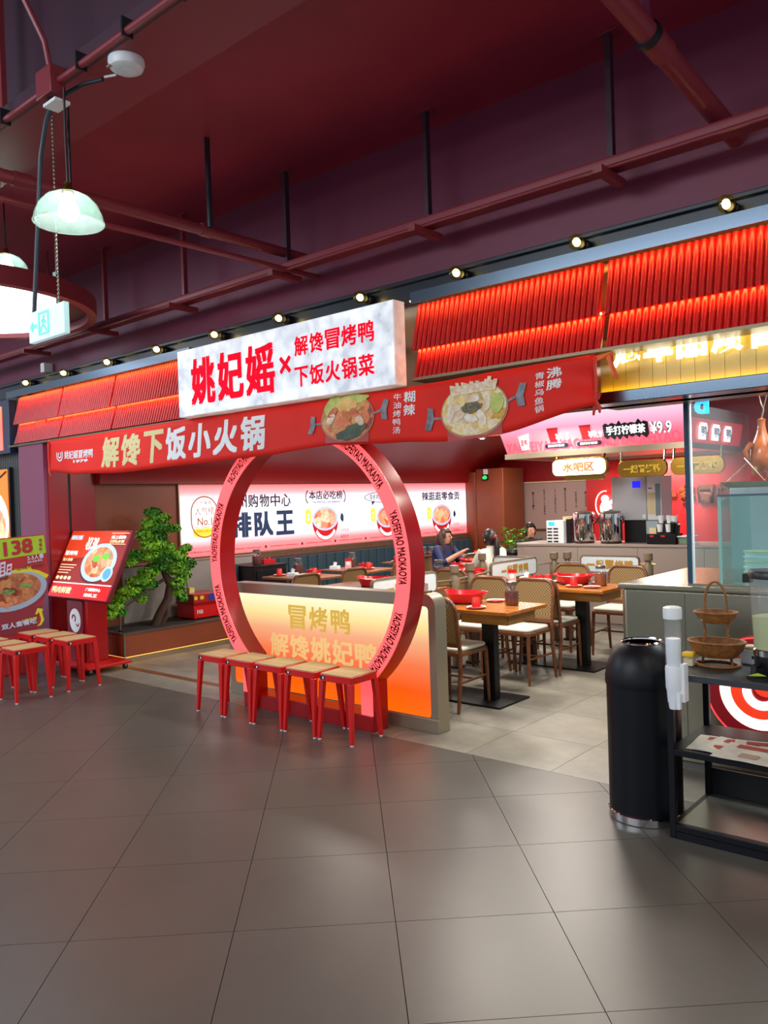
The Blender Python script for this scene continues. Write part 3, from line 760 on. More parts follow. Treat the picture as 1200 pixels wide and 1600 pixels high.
# access point
ax = (-3.66, 2.36)
t = thing('access_point', 'white domed wireless access point under the ceiling beam', 'access point', (ax[0], ax[1], 3.83))
part('body', MB().lathe([(.001, 0), (.05, .006), (.082, .024), (.092, .05), (.09, .07), (.001, .07)], (ax[0], ax[1], 3.83), 28), white_plastic, t)
part('dome', MB().lathe([(.001, -.012), (.03, -.008), (.045, .003), (.001, .003)], (ax[0]+.01, ax[1], 3.832), 20), white_plastic, t)
part('logo_plate', MB().box(ax[0]-.05, ax[0]-.02, ax[1]-.085, ax[1]-.07, 3.848, 3.856), grey_panel, t)
part('cable', MB().tube([(-3.76, 2.36, 3.86), (-3.82, 2.33, 3.86)], .006, 6), white_plastic, t)
single('flexible_conduit', MB().tube([(-3.84, 2.33, 3.855), (-3.95, 2.28, 3.85), (-4.0, 2.22, 3.80), (-4.05, 2.18, 3.77), (-4.0, 2.13, 3.70), (-3.92, 2.115, 3.65)], .011, 8), cable, 'black flexible conduit from the access point to the junction box', 'conduit')
single('emergency_plate', MB().box(-3.90, -3.78, 2.03, 2.11, 3.625, 3.64), white_plastic, 'small white plate under the junction box', 'plate')
# pendant lamp
lx, ly = -3.763, 2.07
t = thing('pendant_lamp', 'ribbed glass dome pendant lamp glowing white', 'lamp', (lx, ly, 3.0))
shade_m = glass_mat('ribbed_glass', '#e8faf2', .08, .26, .08)
prof = [(.165, 0), (.17, .006), (.166, .012), (.158, .045), (.138, .09), (.105, .128), (.06, .150), (.025, .158)]
mb = MB(); N_ = 72
vs = []; fs = []
for i, (r, z) in enumerate(prof):
    for k in range(N_):
        rr = r*(1+(.012 if k % 2 else -.012)*(1 if 2 < i < 7 else 0)); a = 2*math.pi*k/N_; vs.append((lx+rr*math.cos(a), ly+rr*math.sin(a), 3.02+z))
for i in range(len(prof)-1):
    for k in range(N_): fs.append((i*N_+k, i*N_+(k+1) % N_, (i+1)*N_+(k+1) % N_, (i+1)*N_+k))
part('shade', mb.add(vs, fs), shade_m, t)
part('bulb', MB().lathe([(.001, 0), (.03, .006), (.048, .03), (.05, .055), (.035, .09), (.02, .115), (.02, .14)], (lx, ly, 3.035), 18), mat('lamp_bulb', '#ffffff', .3, emit=34, ecol='#e9fff6'), t)
part('cap', MB().lathe([(.028, 0), (.03, .012), (.02, .03), (.018, .05), (.006, .055)], (lx, ly, 3.172), 14), brass, t)
part('cord', MB().tube([(lx, ly, 3.22), (lx-.005, ly, 3.45), (lx, ly, 3.69)], .006, 6), black_plastic, t)
pl_ = dup(t, None, None, 'second glass dome pendant lamp at the left edge above the hoop'); pl_.location = (-6.30, 2.93, 3.44); pl_['group'] = 'glass pendant lamps'; t['group'] = 'glass pendant lamps'
# exit sign
t = thing('exit_sign', 'pale green hanging exit sign with arrow and running figure', 'sign', (-4.06, 2.1, 2.50))
sg_face = mat('exit_sign_face', '#bfe6ea', .4, emit=.55); sg_green = mat('exit_sign_green', '#35cfae', .4, emit=.55)
part('box', MB().box(-4.25, -3.875, 2.085, 2.115, 2.505, 2.665), sg_face, t, .003)
# arrow pointing left, door frame, running figure
fy = 2.083
flat(t, 'arrow', [(-4.235, 2.585), (-4.205, 2.615), (-4.205, 2.595), (-4.16, 2.595), (-4.16, 2.575), (-4.205, 2.575), (-4.205, 2.555)], fy, sg_green)
mb = MB().ringprism([(-4.14, 2.53), (-4.03, 2.53), (-4.03, 2.65), (-4.14, 2.65)], [(-4.128, 2.54), (-4.042, 2.54), (-4.042, 2.638), (-4.128, 2.638)], fy-.001, fy+.001); part('door_pictogram', mb, sg_green, t)
fig = MB(); fig.prism(circ(-4.085, 2.622, .009, n=10), fy-.001, fy+.001)
for a, b in (((-4.085, 2.612), (-4.09, 2.58)), ((-4.085, 2.608), (-4.108, 2.598)), ((-4.085, 2.608), (-4.062, 2.59)), ((-4.09, 2.58), (-4.112, 2.57)), ((-4.112, 2.57), (-4.115, 2.55)), ((-4.09, 2.58), (-4.07, 2.565)), ((-4.07, 2.565), (-4.055, 2.545))):
    fig.bar((a[0], fy, a[1]), (b[0], fy, b[1]), .01, .002, upv=(0, 1, 0))
part('running_figure', fig, sg_green, t)
part('pole', MB().tube([(-4.215, 2.1, 2.665), (-4.20, 2.1, 2.75), (-4.06, 2.09, 3.45), (-3.97, 2.08, 3.60), (-3.90, 2.07, 3.64)], .012, 8), cable, t)
mb = MB()
for k in range(46): mb.ball((-3.93-.0*k, 2.09, 2.67+k*.021), (.006, .006, .011), 6, 4)
part('chain', mb, steel, t)
# round luminous hoop at the left
hc = Vector((-6.96, 2.80, 3.28)); HR = 1.10
t = thing('hoop_lamp', 'large suspended dark red hoop around a white light panel', 'lamp', (hc.x, hc.y, 3.22))
part('hoop', MB().ringprism(circ(hc.x, hc.y, HR, n=64), circ(hc.x, hc.y, HR-.075, n=64), 3.26, 3.40, 'z'), pipe_red, t)
vd = Vector((-.86, .51))  # the panel's straight side
pol = []
for a, b in circ(hc.x, hc.y, HR-.08, n=64): pol.append((a, b))
nrm = Vector((r0.x, r0.y)); pol = clip(pol, r0.x+.395*f0.x*1., r0.y+.395*f0.y*1., 0)
part('light_panel', MB().prism(pol, 3.30, 3.31, 'z'), mat('skylight_glow', '#ffffff', .5, emit=3.2, ecol='#f2f7ff'), t)
part('light_blocker', MB().prism(circ(hc.x, hc.y, HR-.077, n=64), 3.325, 3.345, 'z'), plum_and_shade, t)  # cover added over the panel to keep its light off the ceiling
for a in (20, 110, 200, 290):
    x, y = hc.x+(HR-.04)*math.cos(math.radians(a)), hc.y+(HR-.04)*math.sin(math.radians(a))
    zt_ = 4.05 if y > 2.65 else (3.9 if y > 2.27 else 4.62)
    part('suspension_rod', MB().tube([(x, y, 3.40), (x, y, zt_)], .01, 6), pipe_red, t); part('rod_clamp', MB().box(x-.025, x+.025, y-.02, y+.02, 3.40, 3.45), cable, t)
single('speaker_box', MB().box(-8.44, -8.36, 4.25, 4.35, 3.10, 3.20), white_plastic, 'small white box on the bulkhead above the left bulbs', 'box', bev=.004)
for k, x in enumerate((-3.3, -4.9)): pass

# ------------------------------------------------------------------ far left: pillar, slat wall, posters
red_with_bluish_light = mat('pillar_red_bluish_light', '#8a3a5a', .3)  # red with the bluish mall light on this face mixed into the colour
struct('wall_left', MB().box(-8.42, -8.2, 4.16, 12.8, 0, 2.62), brown_wall, 'brown side wall of the restaurant behind the tree')
struct('trim_6', MB().box(-8.74, -8.2, 4.12, 4.16, 0, 2.33), red_with_bluish_light, 'red pillar front left of the kiosk with bluish light in its colour')
struct('trim_7', MB().box(-8.2, -8.188, 4.16, 4.375, 0, 2.6), gloss_red, 'glossy red wall strip beside the pillar')
struct('trim_7', MB().box(-8.2, -8.188, 4.405, 4.68, 0, 2.6), gloss_red, 'glossy red wall strip beside the black joint')
struct('trim_8', MB().box(-8.2, -8.196, 4.375, 4.405, 0, 2.6), black_plastic, 'black joint between the red wall strips')
w_ = struct('wall_far_left', MB().box(-11.5, -8.74, 4.26, 4.36, 0, 2.95), dark_metal, 'dark wall behind the grey vertical slats')
slat_m = mat('slat_grey', '#5a5856', .45)
slm = mesh_of('slat', MB().box(-.0125, .0125, -.03, 0, 0, 2.9), slat_m)
for k in range(62):
    o = bpy.data.objects.new('slat', slm); COL.objects.link(o); o.parent = w_
    o.location = (-8.77-.043*k-w_.location.x, 4.26-w_.location.y, 0)
food_c = food_mat('poster_food', ['#e8d8a0', '#c84a2a', '#f2e6c8', '#d99a3c', '#f7f0e0'], 9, emit=.9)
t = thing('light_poster', 'tall lit poster with orange top and food bowl at the left edge', 'poster', (-9.7, 4.2, .95))
part('frame', MB().box(-10.2, -9.12, 4.18, 4.23, 1.10, 2.12), dark_metal, t, .004)
part('print', MB().box(-10.18, -9.15, 4.172, 4.18, 1.13, 2.10), mat('poster_orange', '#ff7a22', .4, emit=.9), t)
flat(t, 'printed_bowl', circ(-9.72, 1.50, .58, .42, 40), 4.168, mat('poster_bowl', '#d8f2fb', .4, emit=1.2))
flat(t, 'printed_food', circ(-9.70, 1.44, .50, .30, 40), 4.164, food_c)
part('printed_stroke', MB().prism([(-9.32, 2.0), (-9.16, 2.06), (-9.16, 2.085), (-9.32, 2.025)], 4.164, 4.168), ink, t)
t = thing('light_poster', 'orange lit sign box above the food poster at the left edge', 'sign', (-9.7, 4.2, 2.3))
part('casing', MB().box(-10.3, -8.98, 4.14, 4.225, 2.27, 2.86), mat('casing_blue_grey', '#2b3654', .4), t, .004)
part('face', MB().box(-10.28, -9.14, 4.132, 4.14, 2.31, 2.80), grad_mat('orange_face', 2, 0, .5, [(0, '#ff6a4a'), (.6, '#ff5a2a'), (1, '#ff8a2a')], 1.1), t)

# ------------------------------------------------------------------ price standee (faces the viewer)
t = thing('price_standee', 'cut-out cardboard standee with 138 price and big bowl', 'standee', (-8.05, 3.45, 0), math.atan2(.919, .394), world=False)
def sp(px, py): return (.1+px/174, 1+(898.8-.064*px-py)/160)
def sps(*q): return [sp(*p) for p in q]
card = mat('standee_red', '#b0262c', .5); lime = mat('standee_lime', '#a4c42a', .5); maroon = mat('standee_maroon', '#8c2a36', .5)
blue_rim = mat('standee_bowl_rim', '#9db4cc', .4); yel = mat('standee_yellow', '#d9d02a', .5); lil = mat('standee_white', '#cfd3e6', .5)
food_d = food_mat('standee_food', ['#6a2018', '#a84a2a', '#c8875a', '#7a2c22', '#d89a5a', '#8c3a2a'], 13)
body = sps((-70, 850), (73, 833), (75, 866), (76, 880), (78, 898), (74, 907), (73, 915), (70, 932), (64, 948), (65, 955), (66, 968), (62, 978), (56, 982))+[(.10+54/174, .02), (-.30, .02)]
part('board', MB().prism(body, -.006, .012), card, t)
yy = -.009
flat(t, 'price_field', sps((-68, 852), (72, 834.5), (74, 863), (55, 866), (40, 868), (-65, 886)), yy, lime)
flat(t, 'shadow_field', sps((-60, 945), (66, 948), (58, 960), (54, 990), (-60, 1000)), yy, maroon)
flat(t, 'printed_bowl', [(a, b) for a, b in [(sp(18+56*math.cos(2*math.pi*i/36)+6*math.sin(2*math.pi*i/36), 928-32*math.sin(2*math.pi*i/36)-7*math.cos(2*math.pi*i/36))) for i in range(36)]], yy-.001, maroon)
flat(t, 'printed_bowl_rim', [sp(18+55*math.cos(2*math.pi*i/36)+6*math.sin(2*math.pi*i/36), 923-33*math.sin(2*math.pi*i/36)-7*math.cos(2*math.pi*i/36)) for i in range(36)], yy-.002, blue_rim)
flat(t, 'printed_stew', [sp(17+47*math.cos(2*math.pi*i/36)+5*math.sin(2*math.pi*i/36), 922-26*math.sin(2*math.pi*i/36)-6*math.cos(2*math.pi*i/36)) for i in range(36)], yy-.003, food_d)
grn = mat('printed_coriander', '#4a7a3a', .5, hex2='#8cae5a', scale=30)
for c_ in ((12, 925, 10, 4), (40, 915, 11, 3)): flat(t, 'printed_coriander', blob(*sp(c_[0], c_[1]), c_[2]/174, c_[3]/160, seed=c_[0]), yy-.004, grn)
for k_, c_ in enumerate(((2, 944), (9, 947), (16, 942), (12, 937), (22, 939))): flat(t, 'printed_quail_egg', circ(*sp(*c_), 4.5/174, 4.5/160, 12), yy-.004, mat('printed_egg', '#d88a5a', .5))
tl = -.14
def stext(body_, px, py, w, h, m, off):
    o = sp(px, py); rt = Vector((math.cos(.13), 0, math.sin(.13))); up = Vector((-.05, 0, 1))
    return text(t, body_, (o[0], yy-.006, o[1]), rt, up, w/174, h/160, m, off)
stext('138', 8, 870, 46, 23, mat('standee_price', '#b0202c', .5), .05)
stext('2-3人餐', 44, 876, 27, 8, lil, .04)
stext('冒烤鸭', 44, 880, 24, 3, lil, .03)
for k_, c in enumerate('套餐价'): stext(c, 63.5, 848+k_*7-2, 5, 5.5, mat('standee_small', '#a03040', .5), .04)
part('yellow_tag', MB().prism(sps((16, 893), (24, 889), (50, 884), (50, 889), (62, 891), (77, 898), (73, 904), (60, 896), (48, 893), (24, 895)), yy-.003, yy-.001), yel, t)
stext('一份鸭10份菜', 18, 893.5, 52, 5, mat('standee_tag_ink', '#7a3a20', .5), .02)
stext('双人套餐吃', 0, 985, 56, 9, lil, .06)
stext('人均仅需', 30, 973, 26, 4, yel, .06)
part('arrow', MB().prism(sps((53, 961), (57, 951), (66, 952.5), (64, 957), (67, 970), (62, 978), (55, 980), (61, 974), (62, 968), (59, 957), (56, 961)), yy-.003, yy-.001), yel, t)
for k_, (a, b) in enumerate(((2, 879), (12, 882))):
    v = part('voucher', MB().prism(sps((a, b), (a+8, b-2), (a+6, b+22-k_*6), (a-2, b+24-k_*6)), yy-.003, yy-.001), lil, t)
    for j in range(3-k_): part('voucher_mark', MB().prism(sps((a+1.5-j*.5, b+3+6*j), (a+6-j*.5, b+2+6*j), (a+5-j*.5, b+6+6*j), (a+.5-j*.5, b+7+6*j)), yy-.004, yy-.003), card, v)
part('support_foot', MB().box(-.2, .3, .012, .2, 0, .02), card, t); part('support_strut', MB().bar((.05, .012, .9), (.05, .2, .02), .03, .01), card, t)
# ------------------------------------------------------------------ menu kiosk
t = thing('menu_kiosk', 'red floor kiosk with a tilted lit menu screen and wheeled base', 'kiosk', (-7.62, 4.25, 0))
plum = mat('kiosk_plum', '#7a1a2c', .3)
kb = MB().box(-7.93, -7.27, 4.02, 4.50, .055, .085); part('base', kb, stool_red, t, .006)
for x in (-7.88, -7.32):
    for y in (4.07, 4.45):
        w = part('caster', MB().tube([(x-.012, y, .025), (x+.012, y, .025)], .025, 12), black_plastic, t); part('caster_fork', MB().box(x-.015, x+.015, y-.012, y+.012, .025, .055), steel, w)
part('column', MB().box(-7.86, -7.50, 4.16, 4.38, .085, .80), gloss_red, t, .008)
part('front_cover', MB().prism(rrect(-7.86, -7.56, .085, .70, .02, 4), 4.14, 4.16), plum, t, .004)
em = part('emblem', MB().prism(circ(-7.70, .50, .105, .12, 32), 4.136, 4.14), white_print, t)
strip(em, 'emblem_mark', -7.72, .52, .022, .042, -60, 190, 4.134, maroon); strip(em, 'emblem_mark', -7.65, .47, .015, .03, 180, 380, 4.134, maroon)
# screen: tilted slab
S0 = Vector((-8.17, 4.10, .735)); SU = Vector((0, .31, .655)); SL = SU.length; SUn = SU.normalized(); SW = 1.13
SN = Vector((0, -SUn.z, SUn.y))  # out of the screen
def onscr(a, b, lift=0.): return S0+Vector((1, 0, 0))*a*SW+SU*b+SN*lift
def slab(a0, a1, b0, b1, l0, l1):
    mb = MB(); c = [(a0, b0), (a1, b0), (a1, b1), (a0, b1)]
    return mb.add([onscr(a, b, l0) for a, b in c]+[onscr(a, b, l1) for a, b in c], [(0, 3, 2, 1), (4, 5, 6, 7), (0, 1, 5, 4), (1, 2, 6, 5), (2, 3, 7, 6), (3, 0, 4, 7)])
part('screen_case', slab(-.012, 1.012, -.015, 1.015, -.05, -.002), plum, t, .006)
sc = part('screen', slab(0, 1, 0, 1, -.002, .0), mat('screen_dark_red', '#8c1a14', .25, emit=.85), t)
def spoly(name, pts, lift, m): 
    mb = MB(); mb.add([onscr(a, b, lift) for a, b in pts], [tuple(range(len(pts)))]); return part(name, mb, m, sc)
scr_red = mat('screen_red', '#e4141c', .25, emit=.9); scr_w = mat('screen_white', '#f6f2ea', .25, emit=1.0); scr_b = mat('screen_blue', '#a8d4ee', .25, emit=1.0)
scr_o = mat('screen_orange', '#c83a1a', .25, emit=.8); scr_c = mat('screen_cream', '#ecdcae', .25, emit=.9)
food_s = food_mat('screen_food', ['#a83a22', '#d8622e', '#e8b27a', '#7a1e18', '#f2cfa0', '#c84a2a'], 12, emit=.9)
spoly('red_strip', [(0, 0), (1, 0), (1, .2), (0, .2)], .001, scr_red); spoly('white_line', [(0, .2), (1, .2), (1, .215), (0, .215)], .0015, scr_w)
spoly('orange_glow_field', [(0, .55), (.55, .62), (.95, 1), (0, 1)], .0005, scr_o)
def sell(name, cx, cy, rx, ry, lift, m, n=36): return spoly(name, [(cx+rx*math.cos(2*math.pi*i/n), cy+ry*math.sin(2*math.pi*i/n)) for i in range(n)], lift, m)
sell('printed_bowl_base', .65, .47, .27, .25, .0010, plum); sell('printed_bowl_rim', .655, .53, .275, .28, .0020, scr_b); sell('printed_stew', .655, .535, .225, .225, .0030, food_s)
sell('printed_ladle', .86, .37, .085, .11, .0035, scr_b); sell('printed_ladle_bowl', .86, .37, .06, .08, .0040, mat('screen_steel_blue', '#5a9ac8', .3, emit=.8))
for c_ in ((.6, .58), (.74, .62)): sell('printed_coriander', c_[0], c_[1], .06, .05, .0045, mat('screen_green', '#6ac03a', .3, emit=.8), 10)
def ktext(s, a, b, w, h, m, off=.03, sl=.0): return text(sc, s, onscr(a, b, .005), (1, 0, 0), SUn, w*SW, h*SL, m, off, slant=sl)
ktext('¥138', .33, .72, .19, .18, scr_w, .05, .12); ktext('¥198', .36, .70, .15, .05, scr_b, .02)
ktext('姚妃媱', .03, .86, .2, .07, scr_b, .03); ktext('冒烤鸭', .03, .62, .21, .07, scr_w, .02); ktext('双人套餐', .03, .53, .17, .045, scr_c, .03)
for k in range(4): spoly('text_line', [(.02, .47-.04*k), (.30-.03*k, .47-.04*k), (.30-.03*k, .482-.04*k), (.02, .482-.04*k)], .003, scr_c)
for k in range(4): sell('printed_dish', .05+.07*k, .28, .028, .028, .003, scr_c, 12)
ktext('鸭肉鲜嫩', .04, .05, .34, .1, scr_c, .03); ktext('广州购物中心', .62, .11, .24, .05, scr_w, .03); ktext('排队王', .62, .03, .22, .05, scr_w, .04)
for a, b, c, d in ((.70, .80, .98, .80), (.70, .96, .98, .96)): spoly('frame_line', [(a, b), (c, b), (c, b+.008), (a, b+.008)], .003, scr_c)
ktext('线上团购', .72, .88, .23, .05, scr_w, .03); ktext('扫码点餐', .72, .82, .23, .045, scr_c, .03)

# ------------------------------------------------------------------ planter and tree
t = thing('planter', 'long brown planter box with steel rim and lit plinth', 'planter', (-7.85, 5.3, 0))
part('body', MB().box(-8.186, -7.51, 4.562, 6.35, .07, .30), brown_wall, t)
part('rim', MB().ringprism([(-8.187, 4.552), (-7.50, 4.552), (-7.50, 6.36), (-8.187, 6.36)], [(-8.15, 4.60), (-7.55, 4.60), (-7.55, 6.31), (-8.15, 6.31)], .30, .318, 'z'), steel_dark, t)
part('soil', MB().box(-8.15, -7.55, 4.60, 6.31, .27, .305), mat('soil', '#2a211c', .9, bump=.8, bscale=40), t)
part('plinth', MB().box(-8.18, -7.545, 4.60, 6.33, 0, .07), bronze, t); part('corner_post', MB().box(-7.517, -7.502, 4.555, 4.575, .07, .30), steel, t)
part('led_strip', MB().box(-7.545, -7.52, 4.59, 6.30, .062, .069), mat('plinth_led', '#ffd27a', .5, emit=2.2, ecol='#ffb850'), t)
part('led_strip', MB().box(-8.15, -7.53, 4.575, 4.595, .062, .069), MATS['plinth_led'], t)
t = thing('bonsai_tree', 'bushy green bonsai-like tree leaning out of the brown planter', 'tree', (-7.82, 5.22, .305))
trunk = [(-7.82, 5.14, .29), (-7.81, 5.20, .42), (-7.79, 5.30, .58), (-7.80, 5.34, .74), (-7.82, 5.27, .92), (-7.82, 5.20, 1.10), (-7.82, 5.18, 1.30), (-7.82, 5.20, 1.48)]
part('trunk', MB().tube(trunk, [.055, .05, .046, .042, .036, .03, .02, .01], 10), bark, t)
part('trunk', MB().tube([(-7.80, 5.20, .29), (-7.77, 5.27, .42), (-7.80, 5.30, .58)], [.03, .032, .02], 8), bark, t)
br = [((-7.81, 5.27, .80), (-7.72, 5.0, .72), (-7.68, 4.72, .58)), ((-7.82, 5.22, 1.0), (-7.85, 5.45, 1.02), (-7.8, 5.6, .95)), ((-7.82, 5.2, 1.05), (-7.8, 5.0, 1.05), (-7.8, 4.9, 1.03)), ((-7.81, 5.3, .85), (-7.75, 5.45, .72), (-7.72, 5.5, .62))]
for b in br: part('branch', MB().tube(b, [.02, .014, .006], 6), bark, t)
# pads: (y, z, ry, rz) ; x spread round the trunk
pads = [(5.16, 1.56, .10, .05), (5.24, 1.50, .13, .05), (5.10, 1.44, .09, .05), (5.22, 1.40, .15, .05), (5.38, 1.37, .11, .04), (5.08, 1.32, .12, .07), (5.20, 1.28, .14, .07), (5.12, 1.20, .14, .06),
        (5.28, 1.16, .15, .08), (4.88, 1.11, .12, .05), (4.82, 1.04, .09, .04), (5.10, 1.08, .16, .05), (5.26, 1.04, .16, .06), (5.46, 1.06, .12, .06), (5.56, 1.14, .07, .04), (5.58, .96, .12, .07), (5.54, .84, .10, .07),
        (5.40, .92, .14, .08), (5.20, .95, .14, .05), (5.04, .90, .12, .06), (4.95, .82, .16, .05), (5.05, .76, .14, .05), (4.80, .73, .13, .045), (4.72, .66, .12, .04), (4.92, .68, .11, .045), (4.64, .57, .10, .045), (4.58, .50, .08, .05), (4.70, .50, .08, .04),
        (5.42, .75, .12, .06), (5.46, .65, .09, .05), (5.48, .58, .07, .04), (4.98, .62, .08, .04)]
rg = random.Random(3)
for k, (py, pz, ry, rz) in enumerate(pads):
    mb = MB(); px = -7.80+rg.uniform(-.03, .05); rx = ry*.75
    for j in range(max(110, int(300*ry/.12))):
        while True:
            u = Vector((rg.uniform(-1, 1), rg.uniform(-1, 1), rg.uniform(-1, 1)))
            if .35 < u.length < 1: break
        u = u.normalized()*rg.uniform(.7, 1.05)
        c = Vector((px+u.x*rx, py+u.y*ry, pz+u.z*rz)); s = rg.uniform(.013, .026)
        nrm = (Vector((u.x, u.y, u.z+.5)).normalized()+Vector((rg.uniform(-.6, .6), rg.uniform(-.6, .6), rg.uniform(-.6, .6)))).normalized()
        a = nrm.orthogonal().normalized(); b = nrm.cross(a); th = rg.uniform(0, 6.28); a, b = a*math.cos(th)+b*math.sin(th), b*math.cos(th)-a*math.sin(th)
        mb.add([c-a*s, c-b*s*.7+nrm*.003, c+a*s, c+b*s*.7+nrm*.003, c+a*s*1.5+nrm*.004], [(0, 1, 2, 3), (1, 4, 2), (2, 4, 3)])
    o = part('foliage_pad', mb, leafm if k % 3 else leafd, t); o['kind'] = 'stuff'
t = thing('small_post', 'thin grey post standing in the front of the planter', 'post', (-7.70, 4.64, .305)); part('shaft', MB().tube([(-7.70, 4.64, .30), (-7.70, 4.64, .50)], .014, 8), steel_dark, t); part('collar', MB().tube([(-7.70, 4.64, .305), (-7.70, 4.64, .33)], .022, 8), black_plastic, t)
# grey dado and items near planter
struct('trim_9', MB().box(-8.199, -8.18, 4.98, 6.95, .0, .955), grey_panel, 'pale grey dado panel behind the tree')
struct('trim_9', MB().box(-8.199, -8.165, 4.98, 6.95, .955, .975), mat('rose_rail', '#b08a80', .3), 'rose metal rail on top of the grey dado')
t = thing('red_crate', 'red crate with a lid and yellow labels standing on the planter', 'crate', (-7.88, 5.78, .318))
part('body', MB().box(-8.05, -7.72, 5.60, 5.98, .318, .48), stool_red, t, .006); lid = part('lid', MB().box(-8.06, -7.71, 5.59, 5.99, .495, .60), mat('crate_lid', '#a8201c', .35), t, .006)
part('rim', MB().box(-8.065, -7.705, 5.585, 5.995, .48, .495), gloss_red, t)
part('blue_label', MB().box(-7.709, -7.707, 5.80, 5.97, .515, .585), mat('label_blue', '#2a3aa0', .4), lid); part('yellow_label', MB().box(-7.709, -7.707, 5.68, 5.73, .535, .575), yel, lid); part('yellow_label', MB().box(-7.709, -7.707, 5.60, 5.64, .535, .575), yel, lid)
text(t, 'FAB', (-7.7185, 5.64, .37), (0, 1, 0), UZ, .08, .045, white_print, .03)
t = thing('yellow_socket', 'small cream and yellow box on the red crate', 'box', (-7.9, 5.70, .60)); part('body', MB().box(-7.95, -7.88, 5.66, 5.73, .60, .64), cream, t); part('cap', MB().box(-7.95, -7.88, 5.66, 5.73, .64, .66), yel, t)
single('cable', MB().tube([(-7.92, 5.66, .66), (-8.02, 5.72, .78), (-8.14, 5.80, .955), (-8.16, 5.83, .978)], .005, 6), black_plastic, 'thin black cable rising from the red crate to the rail', 'cable')

# ------------------------------------------------------------------ lit mural on the left wall
MX = -8.17
t = thing('lit_mural', 'long pink and white lit menu mural on the left wall', 'mural', (MX, 8.75, 1.0))
part('frame', MB().box(-8.199, -8.172, 5.76, 11.76, .985, 1.885), bronze, t)
mural_m = grad_mat('mural_print', 2, .0, .86, [(0, '#ff4f5a'), (.12, '#ff6a72'), (.26, '#ffe9f0'), (.5, '#ffffff'), (.80, '#f6ecff'), (.90, '#ff9a9e'), (1, '#ff5560')], emit=1.35)
part('print', MB().box(-8.172, MX, 5.775, 11.745, .998, 1.872), mural_m, t)
ML = MX+.003; RY = (0, 1, 0)
def mtext(s, y, z, w, h, m, off=.02, x=ML): return text(t, s, (x, y, z), RY, UZ, w, h, m, off)
m_ink = mat('mural_ink', '#14182e', .5); m_blue = mat('mural_blue_ink', '#123a6a', .5); m_or = mat('mural_orange_ink', '#b8641e', .5, emit=.2); m_red = mat('mural_red', '#c0141e', .4, emit=.55); m_rim = mat('mural_bowl_rim', '#a8b8dc', .4, emit=.9)
m_yel = mat('mural_yellow', '#f2cf3a', .4, emit=.8); m_w = mat('mural_white', '#ffffff', .4, emit=1.1)
food_m = food_mat('mural_food', ['#c8402a', '#e87a4a', '#f2c8a0', '#b82a22', '#f0dcc0', '#d85a3a'], 9, emit=.85)
def mx_poly(name, pts, x, m): 
    mb = MB(); mb.add([(x, a, b) for a, b in pts], [tuple(range(len(pts)))]); return part(name, mb, m, t)
mb = MB().ringprism(rrect(5.925, 6.335, 1.22, 1.735, .2, 8), rrect(5.94, 6.32, 1.235, 1.72, .185, 8), MX, ML, 'x'); part('medallion_line', mb, m_or, t)
mx_poly('medallion_glow', rrect(5.95, 6.30, 1.235, 1.34, .05, 5), MX+.001, m_yel)
mtext('广州美食', 6.0, 1.63, .24, .045, m_or, .0); mtext('人气榜', 5.985, 1.50, .29, .10, m_or, .0); mtext('No.1', 6.02, 1.375, .22, .095, m_or, .02); mtext('购物中心排队王', 6.0, 1.29, .24, .03, m_or, .0)
mx_poly('medallion_rule', [(5.98, 1.35), (6.28, 1.35), (6.28, 1.356), (5.98, 1.356)], ML, m_or)
for k, c in enumerate('广州购物中心'): mtext(c, 6.44+.192*k, 1.575, .17, .17, m_ink, .03)
for k, c in enumerate('排队王'): mtext(c, 6.54+.375*k, 1.19, .33, .33, m_blue, .07)
mtext('本店必吃榜', 7.92, 1.655, .68, .125, m_ink, .035); mtext('YAOFEIYAO DE BIBANG', 7.98, 1.60, .58, .032, m_blue, .02)
for s, yc in ((1, 7.86), (-1, 8.66)):
    for k in range(7):
        a = math.radians(90+s*(25+k*20)); mx_poly('laurel_leaf', [(yc+s*.06+.06*math.cos(a)-.012, 1.69+.09*math.sin(a)), (yc+s*.06+.06*math.cos(a), 1.70+.09*math.sin(a)+.012), (yc+s*.06+.06*math.cos(a)+.012, 1.69+.09*math.sin(a)), (yc+s*.06+.06*math.cos(a), 1.68+.09*math.sin(a)-.012)], ML, m_ink)
def mural_bowl(yc, zc, r, num):
    mx_poly('printed_bowl', [(yc-r, zc)]+[(yc+r*math.cos(math.radians(a)), zc+r*1.05*math.sin(math.radians(a))) for a in range(180, 361, 12)]+[(yc+r, zc)], ML, m_red)
    mx_poly('printed_bowl_band', [(yc+r*.93*math.cos(math.radians(a)), zc+r*1.0*math.sin(math.radians(a))-.0) for a in range(215, 326, 10)]+[(yc+r*.8*math.cos(math.radians(a)), zc+.02+r*.9*math.sin(math.radians(a))) for a in range(325, 214, -10)], ML+.001, m_w)
    mx_poly('printed_bowl_rim', [(yc+r*math.cos(math.radians(a)), zc+.04+r*.66*math.sin(math.radians(a))) for a in range(0, 360, 10)], ML+.002, m_rim)
    mx_poly('printed_stew', [(yc+r*.86*math.cos(math.radians(a)), zc+.04+r*.55*math.sin(math.radians(a))) for a in range(0, 360, 10)], ML+.003, food_m)
    mx_poly('number_tag', rrect(yc-r*1.5, yc-r*1.08, zc-.03, zc+.18, .05, 4), ML, m_yel); mtext(num, yc-r*1.36, zc+.02, r*.14, .10, m_w, .02, ML+.001)
    mx_poly('sauce_mark', blob(yc+r*1.35, zc+.04, .035, .06, 10, .25, int(yc*10)), ML, m_blue)
    mtext('人均优选', yc+r*1.15, zc-.16, r*.7, .05, m_red, .0); mtext('¥39.9', yc+r*1.2, zc-.26, r*.6, .05, m_red, .0)
